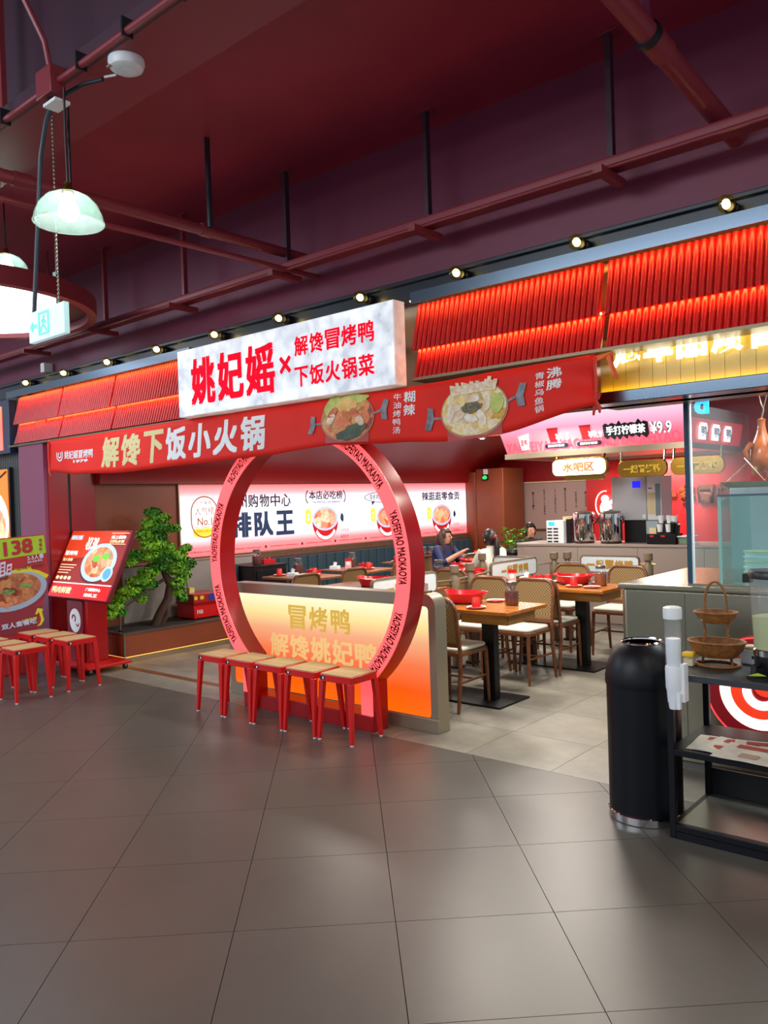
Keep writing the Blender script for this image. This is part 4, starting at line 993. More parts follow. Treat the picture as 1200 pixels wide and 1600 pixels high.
mural_bowl(8.23, 1.34, .26, '1'); mural_bowl(9.60, 1.32, .26, '2'); mural_bowl(11.02, 1.30, .27, '3')
mb = MB().ringprism(circ(9.56, 1.665, .48, .085, 36), circ(9.56, 1.665, .465, .075, 36), MX, ML, 'x'); part('speech_bubble', mb, m_blue, t); mtext('好吃到跺脚', 9.2, 1.625, .72, .085, m_blue, .01)
mx_poly('speech_tail', [(9.24, 1.60), (9.32, 1.595), (9.25, 1.54)], ML, m_blue)
mtext('辣逛逛零食贡', 10.49, 1.585, 1.06, .14, m_ink, .035)
for k in range(9): mtext('yaofeiyao maokaoya', 5.86+.66*k, 1.035, .50, .03, maroon, .01); 
for k in range(8): mx_poly('dot_flower', circ(6.44+.66*k, 1.05, .022, n=8), ML, maroon)

# ------------------------------------------------------------------ room shell inside
struct('trim_10', MB().box(-8.199, -8.13, 6.95, 11.8, .905, .985), wood_mat('dado_wood', '#5a4030', '#6e5040'), 'brown wooden ledge below the mural')
prof = [(-8.2, 1.888), (-8.10, 1.888)]+[(-8.10+1.3*(1-math.cos(math.radians(a))), 1.92+.50*math.sin(math.radians(a))) for a in range(0, 91, 10)]+[(-6.8, 2.62), (-8.2, 2.62)]
struct('trim_11', MB().prism([(a, b) for a, b in prof], 4.70, 12.75, 'y'), deep_red, 'curved deep red cornice above the mural')
struct('ceiling', MB().box(-6.8, -5.7, 4.5, 12.8, 2.42, 2.9), deep_red, 'deep red dining room ceiling beside the cornice')
struct('ceiling', MB().box(-5.7, -4.3, 4.5, 6.4, 2.42, 2.9), deep_red, 'deep red dining room ceiling near the entrance')
mirror_black = mat('mirror_black', '#1c1416', .06, .8)
struct('ceiling', MB().box(-4.3, .8, 4.5, 6.4, 2.44, 2.9), mirror_black, 'glossy dark ceiling over the kitchen')
struct('ceiling', MB().box(-5.7, .8, 6.4, 12.8, 2.78, 2.9), mirror_black, 'glossy dark raised ceiling over the drinks bar')
struct('wall_back', MB().box(-8.4, .8, 12.5, 12.7, 0, 2.78), deep_red, 'deep red back wall')
p_ = struct('trim_12', MB().box(-7.93, -7.38, 11.72, 12.4, 0, 2.1), brown_wall, 'red-brown square pillar at the end of the mural', .01)
# rounded cheek between mural and pillar
ch = [(-8.2, 11.76)]+[(-8.2+.27*math.sin(math.radians(a)), 11.76-.04*math.sin(math.radians(a)*2)+.0) for a in range(0, 91, 15)]+[(-7.93, 12.3), (-8.2, 12.3)]
struct('trim_13', MB().prism(ch, 0, 2.05, 'z'), brown_wall, 'rounded red-brown cheek beside the mural')
t = thing('exit_lamp', 'small green running-man exit lamp on the pillar', 'sign', (-7.72, 11.70, 1.90)); part('plate', MB().box(-7.77, -7.67, 11.69, 11.72, 1.90, 2.0), black_plastic, t); part('lamp', MB().prism(blob(-7.72, 1.95, .045, .035, 12, .2, 4), 11.685, 11.69), mat('exit_green', '#18c860', .4, emit=1.6), t); part('bracket', MB().box(-7.76, -7.68, 11.70, 11.72, 2.0, 2.09), white_plastic, t)
bw = thing('menu_wall_panel', 'pale pinkish wall panel with columns of small writing', 'panel', (-7.0, 12.48, 1.05))
part('panel', MB().box(-7.80, -6.12, 12.47, 12.5, 1.03, 1.83), mat('rose_panel', '#a88a84', .5), bw); part('top_rail', MB().box(-7.86, -6.12, 12.45, 12.5, 1.83, 1.85), cream, bw); part('foot_rail', MB().box(-7.80, -5.9, 12.46, 12.5, .995, 1.03), chair_wood, bw)
part('lower_panel', MB().box(-7.80, -6.0, 12.475, 12.5, .1, .995), taupe, bw)
for k, (x, z1, s) in enumerate([(-7.70, 1.60, '冒烤鸭鲜香'), (-7.48, 1.60, '姚妃媱'), (-7.26, 1.68, '一锅好味道一起'), (-7.04, 1.72, '解馋下饭小火锅冒烤鸭'), (-6.83, 1.75, '广州人气冒烤鸭店好吃'), (-6.64, 1.73, '一起冒烤鸭吧姚妃媱'), (-6.44, 1.66, '鲜香麻辣下饭'), (-6.26, 1.66, '一起冒烤鸭吧')]):
    for j, c in enumerate(s): text(bw, c, (x, 12.467, z1-.045*(j+1)), RX, UZ, .034, .038, ink, .0)
t = thing('wall_lamp', 'small glowing tube lamp beside the pale wall panel', 'lamp', (-7.83, 12.44, 1.30)); part('tube', MB().tube([(-7.83, 12.42, 1.38), (-7.83, 12.42, 1.55)], .022, 8), white_glow, t); part('mount', MB().box(-7.85, -7.81, 12.43, 12.5, 1.36, 1.57), steel, t)
struct('wall_bar', MB().box(-5.3, .8, 10.6, 10.75, 0, 2.78), mat('bar_wall_red', '#c21418', .4), 'bright red wall behind the drinks bar')
t = thing('wall_lettering', 'raised bronze Chinese letters on the bright red bar wall', 'sign', (-3.6, 10.58, 1.45))
for k, c in enumerate('一起冒烤鸭'): text(t, c, (-4.20+.235*k, 10.56, 1.44 if k else 1.53), RX, UZ, .20, .24 if k else .05, mat('bronze_letter', '#7a3a1c', .3, .4) if k == 0 else MATS['bronze_letter'], .04, depth=-.03)
# glowing duck silhouette lamp
t = thing('neon_lamp', 'white glowing duck-shaped lamp inside a neon arc', 'lamp', (-4.99, 10.55, 1.28))
dm = MB(); dm.prism(circ(-4.99, 1.40, .08, .10, 24), 10.545, 10.575); dm.prism(circ(-5.0, 1.53, .05, n=18), 10.546, 10.574); dm.prism([(-4.94, 1.47), (-4.89, 1.46), (-4.88, 1.52), (-4.93, 1.50)], 10.546, 10.574)
part('duck_body', dm, white_glow, t)
part('neon_arc', MB().tube([(-5.0+.14*math.cos(math.radians(a)), 10.56, 1.45+.19*math.sin(math.radians(a))) for a in range(80, 261, 12)], .008, 6), mat('neon_pink', '#ffb09a', .4, emit=4), t); part('mount', MB().box(-5.02, -4.96, 10.575, 10.6, 1.36, 1.44), gloss_red, t)
# orange cove light and small ceiling spots
single('cove_light', MB().box(-6.75, -5.35, 8.9, 8.93, 2.40, 2.42), orange_led, 'thin orange cove light line at the edge of the red ceiling', 'light')
for k, (x, y) in enumerate([(-6.35, 8.0), (-6.1, 9.2), (-5.9, 10.2)]):
    t = thing('ceiling_spot', 'tiny recessed ceiling spot in the red ceiling, %s from the left' % ORD[k], 'light', (x, y, 2.40), 0, 'recessed spots in the red ceiling'); part('ring', MB().lathe([(.05, 0), (.06, .012), (.06, .02)], (x, y, 2.40), 14), white_plastic, t); part('lens', MB().lathe([(.03, 0), (.03, .004)], (x, y, 2.396), 12), led_white, t)
# ------------------------------------------------------------------ drinks bar and its canopy
t = thing('bar_counter', 'long taupe drinks bar with rounded end at the back', 'counter', (-4.1, 9.3, 0))
pol = [(-2.4, 9.02), (-5.44, 9.02)]+[(-5.44-.10*math.sin(math.radians(a)), 9.12-.10*math.cos(math.radians(a))) for a in range(10, 91, 16)]+[(-5.54, 9.7), (-2.4, 9.7)]
part('body', MB().prism(pol, 0, .97, 'z'), taupe, t); part('top', MB().prism([(a, b-.012 if b < 9.3 else b) for a, b in pol], .97, 1.0, 'z'), taupe, t, .004)
for k in range(4): part('front_panel', MB().box(-5.40+.76*k, -4.645+.76*k, 9.008, 9.02, .06, .955), taupe, t)
t = thing('menu_canopy', 'pink lit menu canopy hanging over the drinks bar', 'canopy', (-4.3, 9.4, 2.06))
CF = 8.70
can_m = grad_mat('canopy_print', 2, .08, .56, [(0, '#f0475e'), (.3, '#f7718f'), (.6, '#ffb9dc'), (1, '#fff2ff')], emit=1.0)
fr = MB().add([(-5.40, CF, 2.13), (-3.19, CF, 2.13), (-3.14, CF-.12, 2.62), (-5.52, CF-.12, 2.62), (-5.40, CF+.02, 2.13), (-3.19, CF+.02, 2.13), (-3.14, CF-.10, 2.62), (-5.52, CF-.10, 2.62)], [(0, 1, 2, 3), (7, 6, 5, 4), (0, 4, 5, 1), (1, 5, 6, 2), (2, 6, 7, 3), (3, 7, 4, 0)])
part('front_light_face', fr, can_m, t)
sd = MB().add([(-3.19, CF+.02, 2.13), (-3.19, 10.55, 2.13), (-3.14, 10.55, 2.40), (-3.155, CF-.05, 2.40), (-3.22, CF+.02, 2.13), (-3.22, 10.55, 2.13), (-3.17, 10.55, 2.40), (-3.185, CF-.05, 2.40)], [(0, 1, 2, 3), (7, 6, 5, 4), (0, 4, 5, 1), (1, 5, 6, 2), (2, 6, 7, 3), (3, 7, 4, 0)])
part('side_light_face', sd, mat('canopy_side_red', '#e02232', .35, emit=.55), t)
part('edge_rail', MB().ringprism([(-5.42, CF-.03), (-3.17, CF-.03), (-3.17, 10.58), (-5.42, 10.58)], [(-5.30, CF+.08), (-3.29, CF+.08), (-3.29, 10.45), (-5.30, 10.45)], 2.065, 2.13, 'z'), bronze, t)
part('soffit', MB().box(-5.30, -3.29, CF+.08, 10.45, 2.10, 2.12), mat('soffit_beige', '#b0a48e', .5), t)
part('inner_frame', MB().box(-5.35, -3.25, CF+.03, 10.5, 2.13, 2.2), black_beam, t)
YT = CF-.012
def cy(z): return YT-(z-2.13)*.245
def oncan(p): return Vector((p.x, cy(p.z)-.004, p.z))
c_ink = mat('canopy_ink', '#1a1c30', .5); c_w = mat('canopy_white', '#ffffff', .4, emit=1.1); c_dim = mat('canopy_ghost_red', '#f0607a', .4, emit=.85)
text(t, 'YAOFEIYAO YAOFEIYAO YAOFEIYAO', (-5.38, CF, 2.145), RX, UZ, 2.16, .115, c_dim, .02, fn=oncan)
def oncan2(p): return oncan(p)-Vector((0, .004, 0))
def oncan3(p): return oncan(p)-Vector((0, .008, 0))
burst = random.Random(4); part('ink_burst', MB().add([oncan2(Vector((-4.08+.52*i/14+burst.uniform(-.012, .012), 0, 2.345+(burst.uniform(.03, .085) if i % 2 else .03)))) for i in range(15)]+[oncan2(Vector((-3.56-.52*i/14+burst.uniform(-.012, .012), 0, 2.275-(burst.uniform(.03, .08) if i % 2 else .03)))) for i in range(15)], [tuple(range(30))]), c_ink, t)
text(t, '手打柠檬茶', (-4.05, CF, 2.26), RX, UZ, .46, .10, c_w, .05, fn=oncan3)
text(t, '¥9.9', (-3.54, CF, 2.24), RX, UZ, .24, .13, c_ink, .10, fn=oncan2); text(t, '¥9.9', (-3.54, CF, 2.24), RX, UZ, .24, .13, c_w, .03, fn=oncan3)
flat(t, 'printed_cup', [(-5.20, 2.33), (-5.05, 2.36), (-5.07, 2.17), (-5.17, 2.165)], CF, c_w, oncan2); text(t, '冒鸭', (-5.17, CF, 2.21), RX, UZ, .09, .08, m_red, .04, fn=oncan3)
for x, pr in ((-4.80, '¥15'), (-4.38, '¥9.9')):
    flat(t, 'printed_cup', [(x, 2.40), (x+.15, 2.40), (x+.12, 2.24), (x+.03, 2.24)], CF, m_red, oncan2); text(t, pr, (x+.11, CF, 2.25), RX, UZ, .17, .075, c_w, .05, fn=oncan3)
    flat(t, 'name_capsule', rrect(x-.05, x+.26, 2.165, 2.215, .024, 4), CF, c_ink, oncan2); text(t, '招牌柠檬茶', (x-.01, CF, 2.177), RX, UZ, .22, .028, c_w, .02, fn=oncan3)
for k in range(3):
    y = 9.05+.42*k
    c = part('side_logo', MB().add([(-3.168, y, 2.17), (-3.168, y+.24, 2.17), (-3.150, y+.27, 2.30), (-3.142, y+.22, 2.355), (-3.142, y+.02, 2.355), (-3.150, y-.03, 2.30)], [tuple(range(6))]), c_w, t)
    text(c, '鸭', (-3.140, y+.03, 2.20), RY, UZ, .18, .12, mat('canopy_side_ink', '#7a3ab0', .4) if k == 0 else MATS['canopy_side_ink'], .03)
# hanging name plates
t = thing('bar_sign', 'white lit capsule sign reading 水吧区 under the canopy', 'sign', (-4.4, 8.66, 1.80))
part('case', MB().prism(rrect(-4.75, -4.05, 1.815, 2.03, .07, 6), 8.63, 8.70), brass, t, .004); part('face', MB().prism(rrect(-4.735, -4.065, 1.83, 2.015, .065, 6), 8.622, 8.63), mat('bar_sign_face', '#fff4d8', .4, emit=1.1), t)
text(t, '水吧区', (-4.60, 8.616, 1.870), RX, UZ, .40, .11, mat('bar_sign_letters', '#a0500a', .6), .05)
for x in (-4.70, -4.10): part('hanger', MB().tube([(x, 8.66, 2.02), (x, 8.69, 2.07)], .018, 8), brass, t)
part('lower_plate', MB().prism(rrect(-4.60, -4.10, 1.77, 1.815, .02, 4), 8.66, 8.69), brass, t)
for k, (xa, xb, w) in enumerate(((-3.93, -3.37, 'right of the white capsule sign'), (-3.33, -2.77, 'half hidden by the kitchen glass'))):
    t = thing('name_plate', 'hanging brass capsule plate with raised lettering, '+w, 'sign', ((xa+xb)/2, 8.66, 1.77), 0, 'brass capsule plates under the canopy')
    part('plate', MB().prism(rrect(xa, xb, 1.775, 1.965, .08, 6), 8.645, 8.685), brass, t, .004)
    text(t, '一起冒烤鸭', (xa+.07, 8.642, 1.82), RX, UZ, .42, .09, mat('plate_letter', '#d8b43a', .3, .5) if k == 0 else MATS['plate_letter'], .03, depth=-.004)
    for x in (xa+.03, xb-.03): part('hanger', MB().tube([(x, 8.665, 1.93), (x, 8.69, 2.07)], .012, 8), steel, t)

# ------------------------------------------------------------------ things on the bar
BZ = 1.0
t = thing('dosing_machine', 'white drink dosing machine with blue display on the bar', 'machine', (-4.98, 9.2, BZ))
part('body', MB().box(-5.10, -4.86, 9.08, 9.40, BZ, BZ+.285), white_plastic, t, .008); part('display', MB().box(-5.065, -4.985, 9.075, 9.08, BZ+.225, BZ+.27), mat('display_blue', '#2aa8ff', .3, emit=1.2), t)
for i in range(5):
    for j in range(2): part('button', MB().box(-5.085+.085*j, -5.02+.085*j, 9.076, 9.08, BZ+.015+.04*i, BZ+.032+.04*i), black_plastic, t)
part('rear_module', MB().box(-4.86, -4.80, 9.15, 9.42, BZ, BZ+.30), black_plastic, t); part('lid', MB().box(-4.93, -4.80, 9.2, 9.45, BZ+.285, BZ+.33), cream, t)
for k, x in enumerate((-4.640, -4.290)):
    t = thing('tea_urn', 'polished steel tea urn on the bar, %s' % ('beside the dosing machine' if k == 0 else 'in front of the ice machine'), 'urn', (x, 9.2, BZ), 0, 'steel tea urns on the bar')
    part('body', MB().lathe([(.13, .03), (.135, .04), (.135, .36), (.125, .37)], (x, 9.2, BZ), 28), chrome, t); part('base', MB().lathe([(.12, 0), (.125, .03)], (x, 9.2, BZ), 20), mat('urn_brown', '#4a2c1e', .4) if k == 0 else MATS['urn_brown'], t)
    part('lid', MB().lathe([(.128, .37), (.12, .385), (.05, .395), (.02, .40), (.02, .415), (.001, .415)], (x, 9.2, BZ), 24), bronze, t); part('tap', MB().tube([(x+.02, 9.07, BZ+.04), (x+.02, 9.035, BZ+.04), (x+.02, 9.03, BZ+.015)], .011, 8), chrome, t)
    for s in (-1, 1): part('handle', MB().tube([(x+s*.135, 9.2, BZ+.24), (x+s*.165, 9.2, BZ+.26), (x+s*.165, 9.2, BZ+.30), (x+s*.135, 9.2, BZ+.32)], .008, 6), black_plastic, t)
t = thing('ice_machine', 'large white and grey ice machine with blue screen on the bar', 'machine', (-4.0, 9.5, BZ))
grey_body = mat('machine_grey', '#b9bcc4', .35)
part('lower_bin', MB().box(-4.20, -3.93, 9.38, 9.68, BZ, BZ+.27), black_plastic, t, .006); part('lower_side', MB().box(-3.925, -3.72, 9.38, 9.68, BZ, BZ+.27), mat('pale_blue_metal', '#b8ccd4', .3), t)
part('upper_body', MB().box(-4.34, -3.90, 9.35, 9.69, BZ+.27, BZ+.80), grey_body, t, .008); part('side_tower', MB().box(-3.895, -3.72, 9.35, 9.69, BZ+.27, BZ+.80), white_plastic, t, .006)
part('screen', MB().box(-4.07, -3.97, 9.345, 9.35, BZ+.66, BZ+.74), mat('screen_pure_blue', '#1a1aff', .3, emit=1.1), t); part('filter_window', MB().box(-3.79, -3.73, 9.345, 9.35, BZ+.32, BZ+.70), mat('window_grey', '#7a8890', .2), t)
part('label_red', MB().box(-3.875, -3.83, 9.346, 9.35, BZ+.64, BZ+.655), stool_red, t); part('vent_panel', MB().box(-3.885, -3.80, 9.346, 9.35, BZ+.34, BZ+.60), cream, t); part('latch', MB().box(-3.95, -3.91, 9.34, 9.35, BZ+.29, BZ+.34), white_plastic, t)
t = thing('cup_organiser', 'black counter organiser holding white cups, lids and straws', 'organiser', (-3.6, 9.15, BZ))
part('tray', MB().box(-3.80, -3.46, 9.08, 9.30, BZ, BZ+.12), navy_black, t, .004)
for x in (-3.76, -3.63): part('red_label', MB().box(x, x+.045, 9.078, 9.08, BZ+.085, BZ+.105), stool_red, t)
part('rack', MB().box(-3.69, -3.50, 9.16, 9.28, BZ+.12, BZ+.26), black_plastic, t)
cupb = [(.028, 0), (.036, .09)]
for x, z, y in ((-3.66, .14, 9.14), (-3.56, .14, 9.14), (-3.655, .24, 9.17), (-3.56, .24, 9.17), (-3.50, .23, 9.17)): part('cup', MB().lathe(cupb, (x, y, BZ+z), 12), white_plastic, t)
part('napkin_stack', MB().box(-3.78, -3.70, 9.12, 9.2, BZ+.12, BZ+.19), cream, t)
part('lid_stack', MB().tube([(-3.52, 9.16, BZ+.12), (-3.50, 9.12, BZ+.25)], .03, 10), black_plastic, t); part('lid_stack', MB().tube([(-3.47, 9.16, BZ+.11), (-3.45, 9.12, BZ+.23)], .028, 10), black_plastic, t)
for k in range(5): part('straw', MB().tube([(-3.62+.03*k, 9.2, BZ+.25), (-3.68+.05*k, 9.2, BZ+.33)], .004, 5), white_plastic, t)
t = thing('sauce_boxes', 'low tub with green lid beside the cup organiser', 'tub', (-3.36, 9.2, BZ)); part('tub', MB().box(-3.44, -3.28, 9.1, 9.3, BZ, BZ+.085), clear_plastic, t); part('contents', MB().box(-3.43, -3.33, 9.11, 9.29, BZ+.01, BZ+.07), mat('green_stuff', '#3a7a4a', .5), t); part('lid', MB().box(-3.45, -3.27, 9.09, 9.31, BZ+.085, BZ+.095), white_plastic, t)
# green plant at the bar end
t = thing('potted_plant', 'leafy green pot plant at the rounded end of the bar', 'plant', (-5.78, 9.35, 0))
part('pot', MB().lathe([(.12, 0), (.15, .5), (.14, .84), (.16, .86), (.15, .9), (.001, .88)], (-5.78, 9.35, 0), 20), black_plastic, t)
rg = random.Random(5)
for k in range(46):
    a = rg.uniform(0, 6.28); r = rg.uniform(.02, .22); z = .95+rg.uniform(0, .26)-r*.3; c = Vector((-5.78+r*math.cos(a), 9.35+r*math.sin(a), z)); d = Vector((math.cos(a), math.sin(a), rg.uniform(-.3, .6))).normalized(); s = d.cross(Vector((0, 0, 1))).normalized(); L_ = rg.uniform(.06, .10); w = L_*.38; n_ = s.cross(d)
    part('leaf', MB().add([c, c+d*L_*.4+s*w+n_*.01, c+d*L_*.5-n_*.01, c+d*L_*.4-s*w+n_*.01, c+d*L_], [(0, 1, 2), (0, 2, 3), (1, 4, 2), (2, 4, 3)]), leafm if k % 2 else leafd, t)
for k in range(6): part('stem', MB().tube([(-5.78, 9.35, .86), (-5.78+.1*math.cos(k), 9.35+.1*math.sin(k), 1.1)], .006, 5), leafd, t)

# ------------------------------------------------------------------ booth bench
t = thing('booth_bench', 'teal channel-back booth bench under the mural', 'bench', (-7.75, 9.2, 0))
part('seat', MB().box(-7.96, -7.45, 6.95, 11.6, .30, .45), teal, t, .03); part('plinth', MB().box(-8.12, -7.5, 6.96, 11.58, 0, .30), black_plastic, t)
n_b = 26
for k in range(n_b):
    y0 = 6.95+4.65*k/n_b; y1 = 6.95+4.65*(k+1)/n_b; part('back_channel', MB().prism(rrect(-8.12, -7.955, y0+.002, y1-.002, .03, 4), .45, .90, 'z'), teal, t)
t = thing('service_cabinet', 'dark cabinet between planter and booth bench', 'cabinet', (-7.85, 6.65, 0)); part('body', MB().box(-8.15, -7.6, 6.42, 6.93, 0, .84), black_plastic, t); part('top', MB().box(-8.15, -7.58, 6.41, 6.935, .84, .86), navy_black, t); part('end_cushion', MB().box(-8.12, -7.9, 6.36, 6.41, .3, .88), teal, t); part('door', MB().box(-7.6, -7.588, 6.44, 6.91, .05, .80), navy_black, t)

# ------------------------------------------------------------------ tables
def make_table(label, x0, x1, y0, y1, wood, group, drawer=False):
    cx, cy_ = (x0+x1)/2, (y0+y1)/2
    t = thing('dining_table', label, 'table', (cx, cy_, 0), 0, group)
    part('tabletop', MB().prism(rrect(x0, x1, y0, y1, .015, 3), .722, .75, 'z'), wood, t, .004)
    part('base_plate', MB().box(x0+.16, x1-.14, cy_-.22, cy_+.22, 0, .015), black_iron, t)
    for x in (x0+.28, x1-.35): part('post', MB().box(x-.055, x+.055, cy_-.035, cy_+.035, .015, .722), black_iron, t)
    if drawer:
        for x in (x1-.50, ):
            d = part('drawer', MB().box(x, x1-.08, y0+.12, y1-.06, .632, .722), apron_wood, t); part('drawer_front', MB().box(x1-.08, x1-.072, y0+.13, y1-.07, .637, .715), apron_wood, d)
    return t
make_table('near honey-wood table with hot pot and dark tea jar behind the light partition', -4.38, -3.19, 5.07, 5.66, table_wood, 'honey-wood tables', True)
make_table('second honey-wood table with hot pot and amber jar, nearer the bar', -4.38, -3.17, 6.60, 7.19, table_wood, 'honey-wood tables', True)
make_table('brown table behind the partition inside the ring', -5.95, -4.66, 5.80, 6.35, table_dark, 'brown tables in the middle')
make_table('brown table with a red hot pot behind the wooden posts', -5.90, -4.66, 6.98, 7.50, table_dark, 'brown tables in the middle')
make_table('brown table between the two women', -6.02, -5.52, 8.08, 8.66, table_dark, 'brown tables in the middle')
for k, (y, w) in enumerate(((6.33, 'nearest the planter'), (7.30, 'second from the planter'), (8.50, 'third from the planter'), (9.70, 'farthest from the planter'))):
    make_table('dark wood booth table under the mural, '+w, -7.38, -6.56, y, y+.57, table_dark, 'booth tables')

# ------------------------------------------------------------------ cane chairs
cane_m = mat('cane_weave', '#8f7040', .6)
nt = cane_m.node_tree; N = nt.nodes; L = nt.links
tc = N.new('ShaderNodeTexCoord'); mp = N.new('ShaderNodeMapping'); mp.inputs['Scale'].default_value = (70, 70, 70); ck = N.new('ShaderNodeTexChecker'); ck.inputs['Scale'].default_value = 1
ck.inputs['Color1'].default_value = lin('#94764a'); ck.inputs['Color2'].default_value = lin('#664a26'); L.new(tc.outputs['Object'], mp.inputs[0]); L.new(mp.outputs[0], ck.inputs['Vector']); L.new(ck.outputs['Color'], N['Principled BSDF'].inputs['Base Color'])
def make_chair(label, group):
    t = thing('cane_chair', label, 'chair', (0, 0, 0), 0, group, world=False)
    yb = -.19; tilt = .06
    def bp(x, z): return (x, yb-tilt*(z-.45)/.4, z)
    fr = [bp(-.20, .45), bp(-.20, .62)]+[bp(-.20+.08*(1-math.cos(math.radians(a))), .75+.10*math.sin(math.radians(a))) for a in range(0, 91, 18)]
    fr += [(-x, y, z) for x, y, z in reversed(fr)]
    part('back_frame', MB().tube(fr, .016, 8), chair_wood, t)
    pl = [(-.186, .50), (.186, .50), (.186, .75)]+[(.186-.07*(1-math.cos(math.radians(a))), .75+.088*math.sin(math.radians(a))) for a in range(18, 91, 18)]
    pl += [(-x, z) for x, z in reversed(pl[2:])]
    mb = MB(); q = [bp(x, z) for x, z in pl]; k = len(q); mb.add(q+[(x, y+.006, z) for x, y, z in q], [tuple(range(k)), tuple(range(2*k-1, k-1, -1))]+[(i, i+k, (i+1) % k+k, (i+1) % k) for i in range(k)])
    part('cane_back', mb, cane_m, t); part('back_rail', MB().bar(bp(-.2, .50), bp(.2, .50), .022, .03), chair_wood, t)
    seat = rrect(-.205, .205, -.20, .21, .06, 5)
    part('seat_frame', MB().prism(seat, .415, .445, 'z'), chair_wood, t, .004)
    part('cushion', MB().prism(rrect(-.19, .19, -.185, .20, .055, 5), .445, .475, 'z'), cushion, t, .012)
    for s in (-1, 1):
        part('rear_leg', MB().tube([(s*.20, yb, .47), (s*.20, yb-.005, .30), (s*.205, yb-.05, 0)], [.017, .018, .013], 8), chair_wood, t)
        part('front_leg', MB().tube([(s*.18, .18, .42), (s*.19, .195, 0)], [.019, .012], 8), chair_wood, t)
        part('stretcher', MB().tube([(s*.20, yb-.02, .22), (s*.185, .185, .22)], .009, 6), chair_wood, t)
    part('stretcher', MB().tube([(-.19, 0, .22), (.19, 0, .22)], .009, 6), chair_wood, t)
    return t
PI = math.pi
chs = [(-3.72, 5.115, 0, 'cane-back chair on the near side of the near table, by the partition end', 'near'), (-4.20, 5.115, 0, 'cane-back chair hidden behind the partition at the near table', 'near'),
       (-3.72, 6.12, PI, 'cane-back chair on the far side of the near table, aisle end', 'near'), (-4.19, 6.12, PI, 'cane-back chair on the far side of the near table, divider end', 'near'),
       (-3.72, 6.66, 0, 'cane-back chair on the near side of the second table, aisle end', 'near'), (-4.19, 6.66, 0, 'cane-back chair on the near side of the second table, divider end', 'near'),
       (-3.50, 7.62, PI, 'cane-back chair on the far side of the second table, aisle end', 'near'), (-4.12, 7.62, PI, 'cane-back chair on the far side of the second table, divider end', 'near'),
       (-6.46, 5.95, PI/2, 'cane-back chair seen through the ring over the left of the partition', 'booth'), (-6.44, 6.68, PI/2, 'cane-back chair at the booth table nearest the planter', 'booth'),
       (-6.44, 7.55, PI/2, 'cane-back chair at the second booth table, behind the ring edge', 'booth'), (-6.44, 9.02, PI/2, 'cane-back chair at the third booth table, right of the ring', 'booth'),
       (-6.35, 9.9, PI/2, 'cane-back chair at the farthest booth table', 'booth'), (-5.0, 6.62, PI, 'cane-back chair at the brown middle table behind the napkin', 'middle'),
       (-6.30, 8.46, -PI/2, 'cane-back chair under the woman in dark blue', 'middle'), (-5.23, 8.06, PI/2-.3, 'cane-back chair under the woman in white', 'middle')]
c0 = None
for x, y, rz, lab, g_ in chs:
    if c0 is None: c0 = make_chair(lab, 'cane-back dining chairs'); c0.location = (x, y, 0); c0.rotation_euler = (0, 0, rz)
    else: dup(c0, (x, y, 0), rz, lab)

# ------------------------------------------------------------------ divider boards and posts
def make_board(label, a, b, letters=True):
    """white board with wooden rim between ground points a and b (xy), standing on two legs"""
    A = Vector((a[0], a[1], 0)); B = Vector((b[0], b[1], 0)); L_ = (B-A).length; rz = math.atan2(B.y-A.y, B.x-A.x)
    t = thing('divider_board', label, 'board', tuple((A+B)/2), rz, 'white divider boards with gold lettering', world=False); h = L_/2
    part('rim', MB().ringprism(rrect(-h, h, .755, .945, .05, 5), rrect(-h+.012, h-.012, .767, .933, .04, 5), -.016, .016), board_wood, t)
    part('panel', MB().prism(rrect(-h+.01, h-.01, .765, .935, .04, 5), -.009, .009), white_board, t)
    for s in (-1, 1): part('leg', MB().tube([(s*(h-.08), 0, 0), (s*(h-.08), 0, .757)], .012, 6), board_wood, t)
    for i, c in enumerate('一起冒烤鸭'):
        text(t, c, (-.26+.108*i, -.012, .80 if i else .83), RX, UZ, .095, .095 if i else .022, gold, .05)
        text(t, c, (.26-.108*i, .012, .80 if i else .83), (-1, 0, 0), UZ, .095, .095 if i else .022, gold, .05)
    return t
make_board('white divider board with gold lettering beside the near table, ringed by the gate', (-4.50, 5.05), (-4.50, 5.95))
make_board('white divider board with gold lettering behind the table card at the second table', (-4.50, 6.86), (-4.50, 7.76))
make_board('white divider board with gold lettering in front of the bar, right one', (-4.14, 8.1), (-3.47, 8.1))
make_board('white divider board with gold lettering in front of the bar, left one', (-5.02, 7.72), (-4.54, 7.72))
post_p = [(.045, 0), (.045, .70), (.05, .72), (.05, .84), (.03, .87), (.03, .89), (.046, .90), (.046, .97), (.001, .975)]
for k, (x, y, w) in enumerate(((-4.50, 6.24, 'nearer of the pair behind the hot pot'), (-4.50, 6.50, 'farther of the pair behind the hot pot'), (-4.42, 8.02, 'left of the pair before the bar'), (-4.30, 8.10, 'right of the pair before the bar'), (-5.13, 7.66, 'beside the woman in white'), (-3.38, 8.1, 'right end of the bar-side board'))):
    t = thing('wooden_post', 'turned grey-brown wooden divider post, '+w, 'post', (x, y, 0), 0, 'turned divider posts'); part('post', MB().lathe(post_p, (x, y, 0), 16), board_wood, t); part('foot', MB().lathe([(.07, 0), (.07, .015)], (x, y, 0), 16), black_iron, t)
t = thing('divider_rail', 'bent wooden rails between divider posts', 'rail', (-4.5, 6.4, .80)); part('rail', MB().tube([(-4.5, 5.96, .84), (-4.5, 6.2, .83), (-4.5, 6.54, .84), (-4.5, 6.85, .86)], .010, 6), board_wood, t); part('rail', MB().tube([(-4.5, 5.96, .80), (-4.5, 6.2, .79), (-4.5, 6.85, .80)], .010, 6), brass, t)
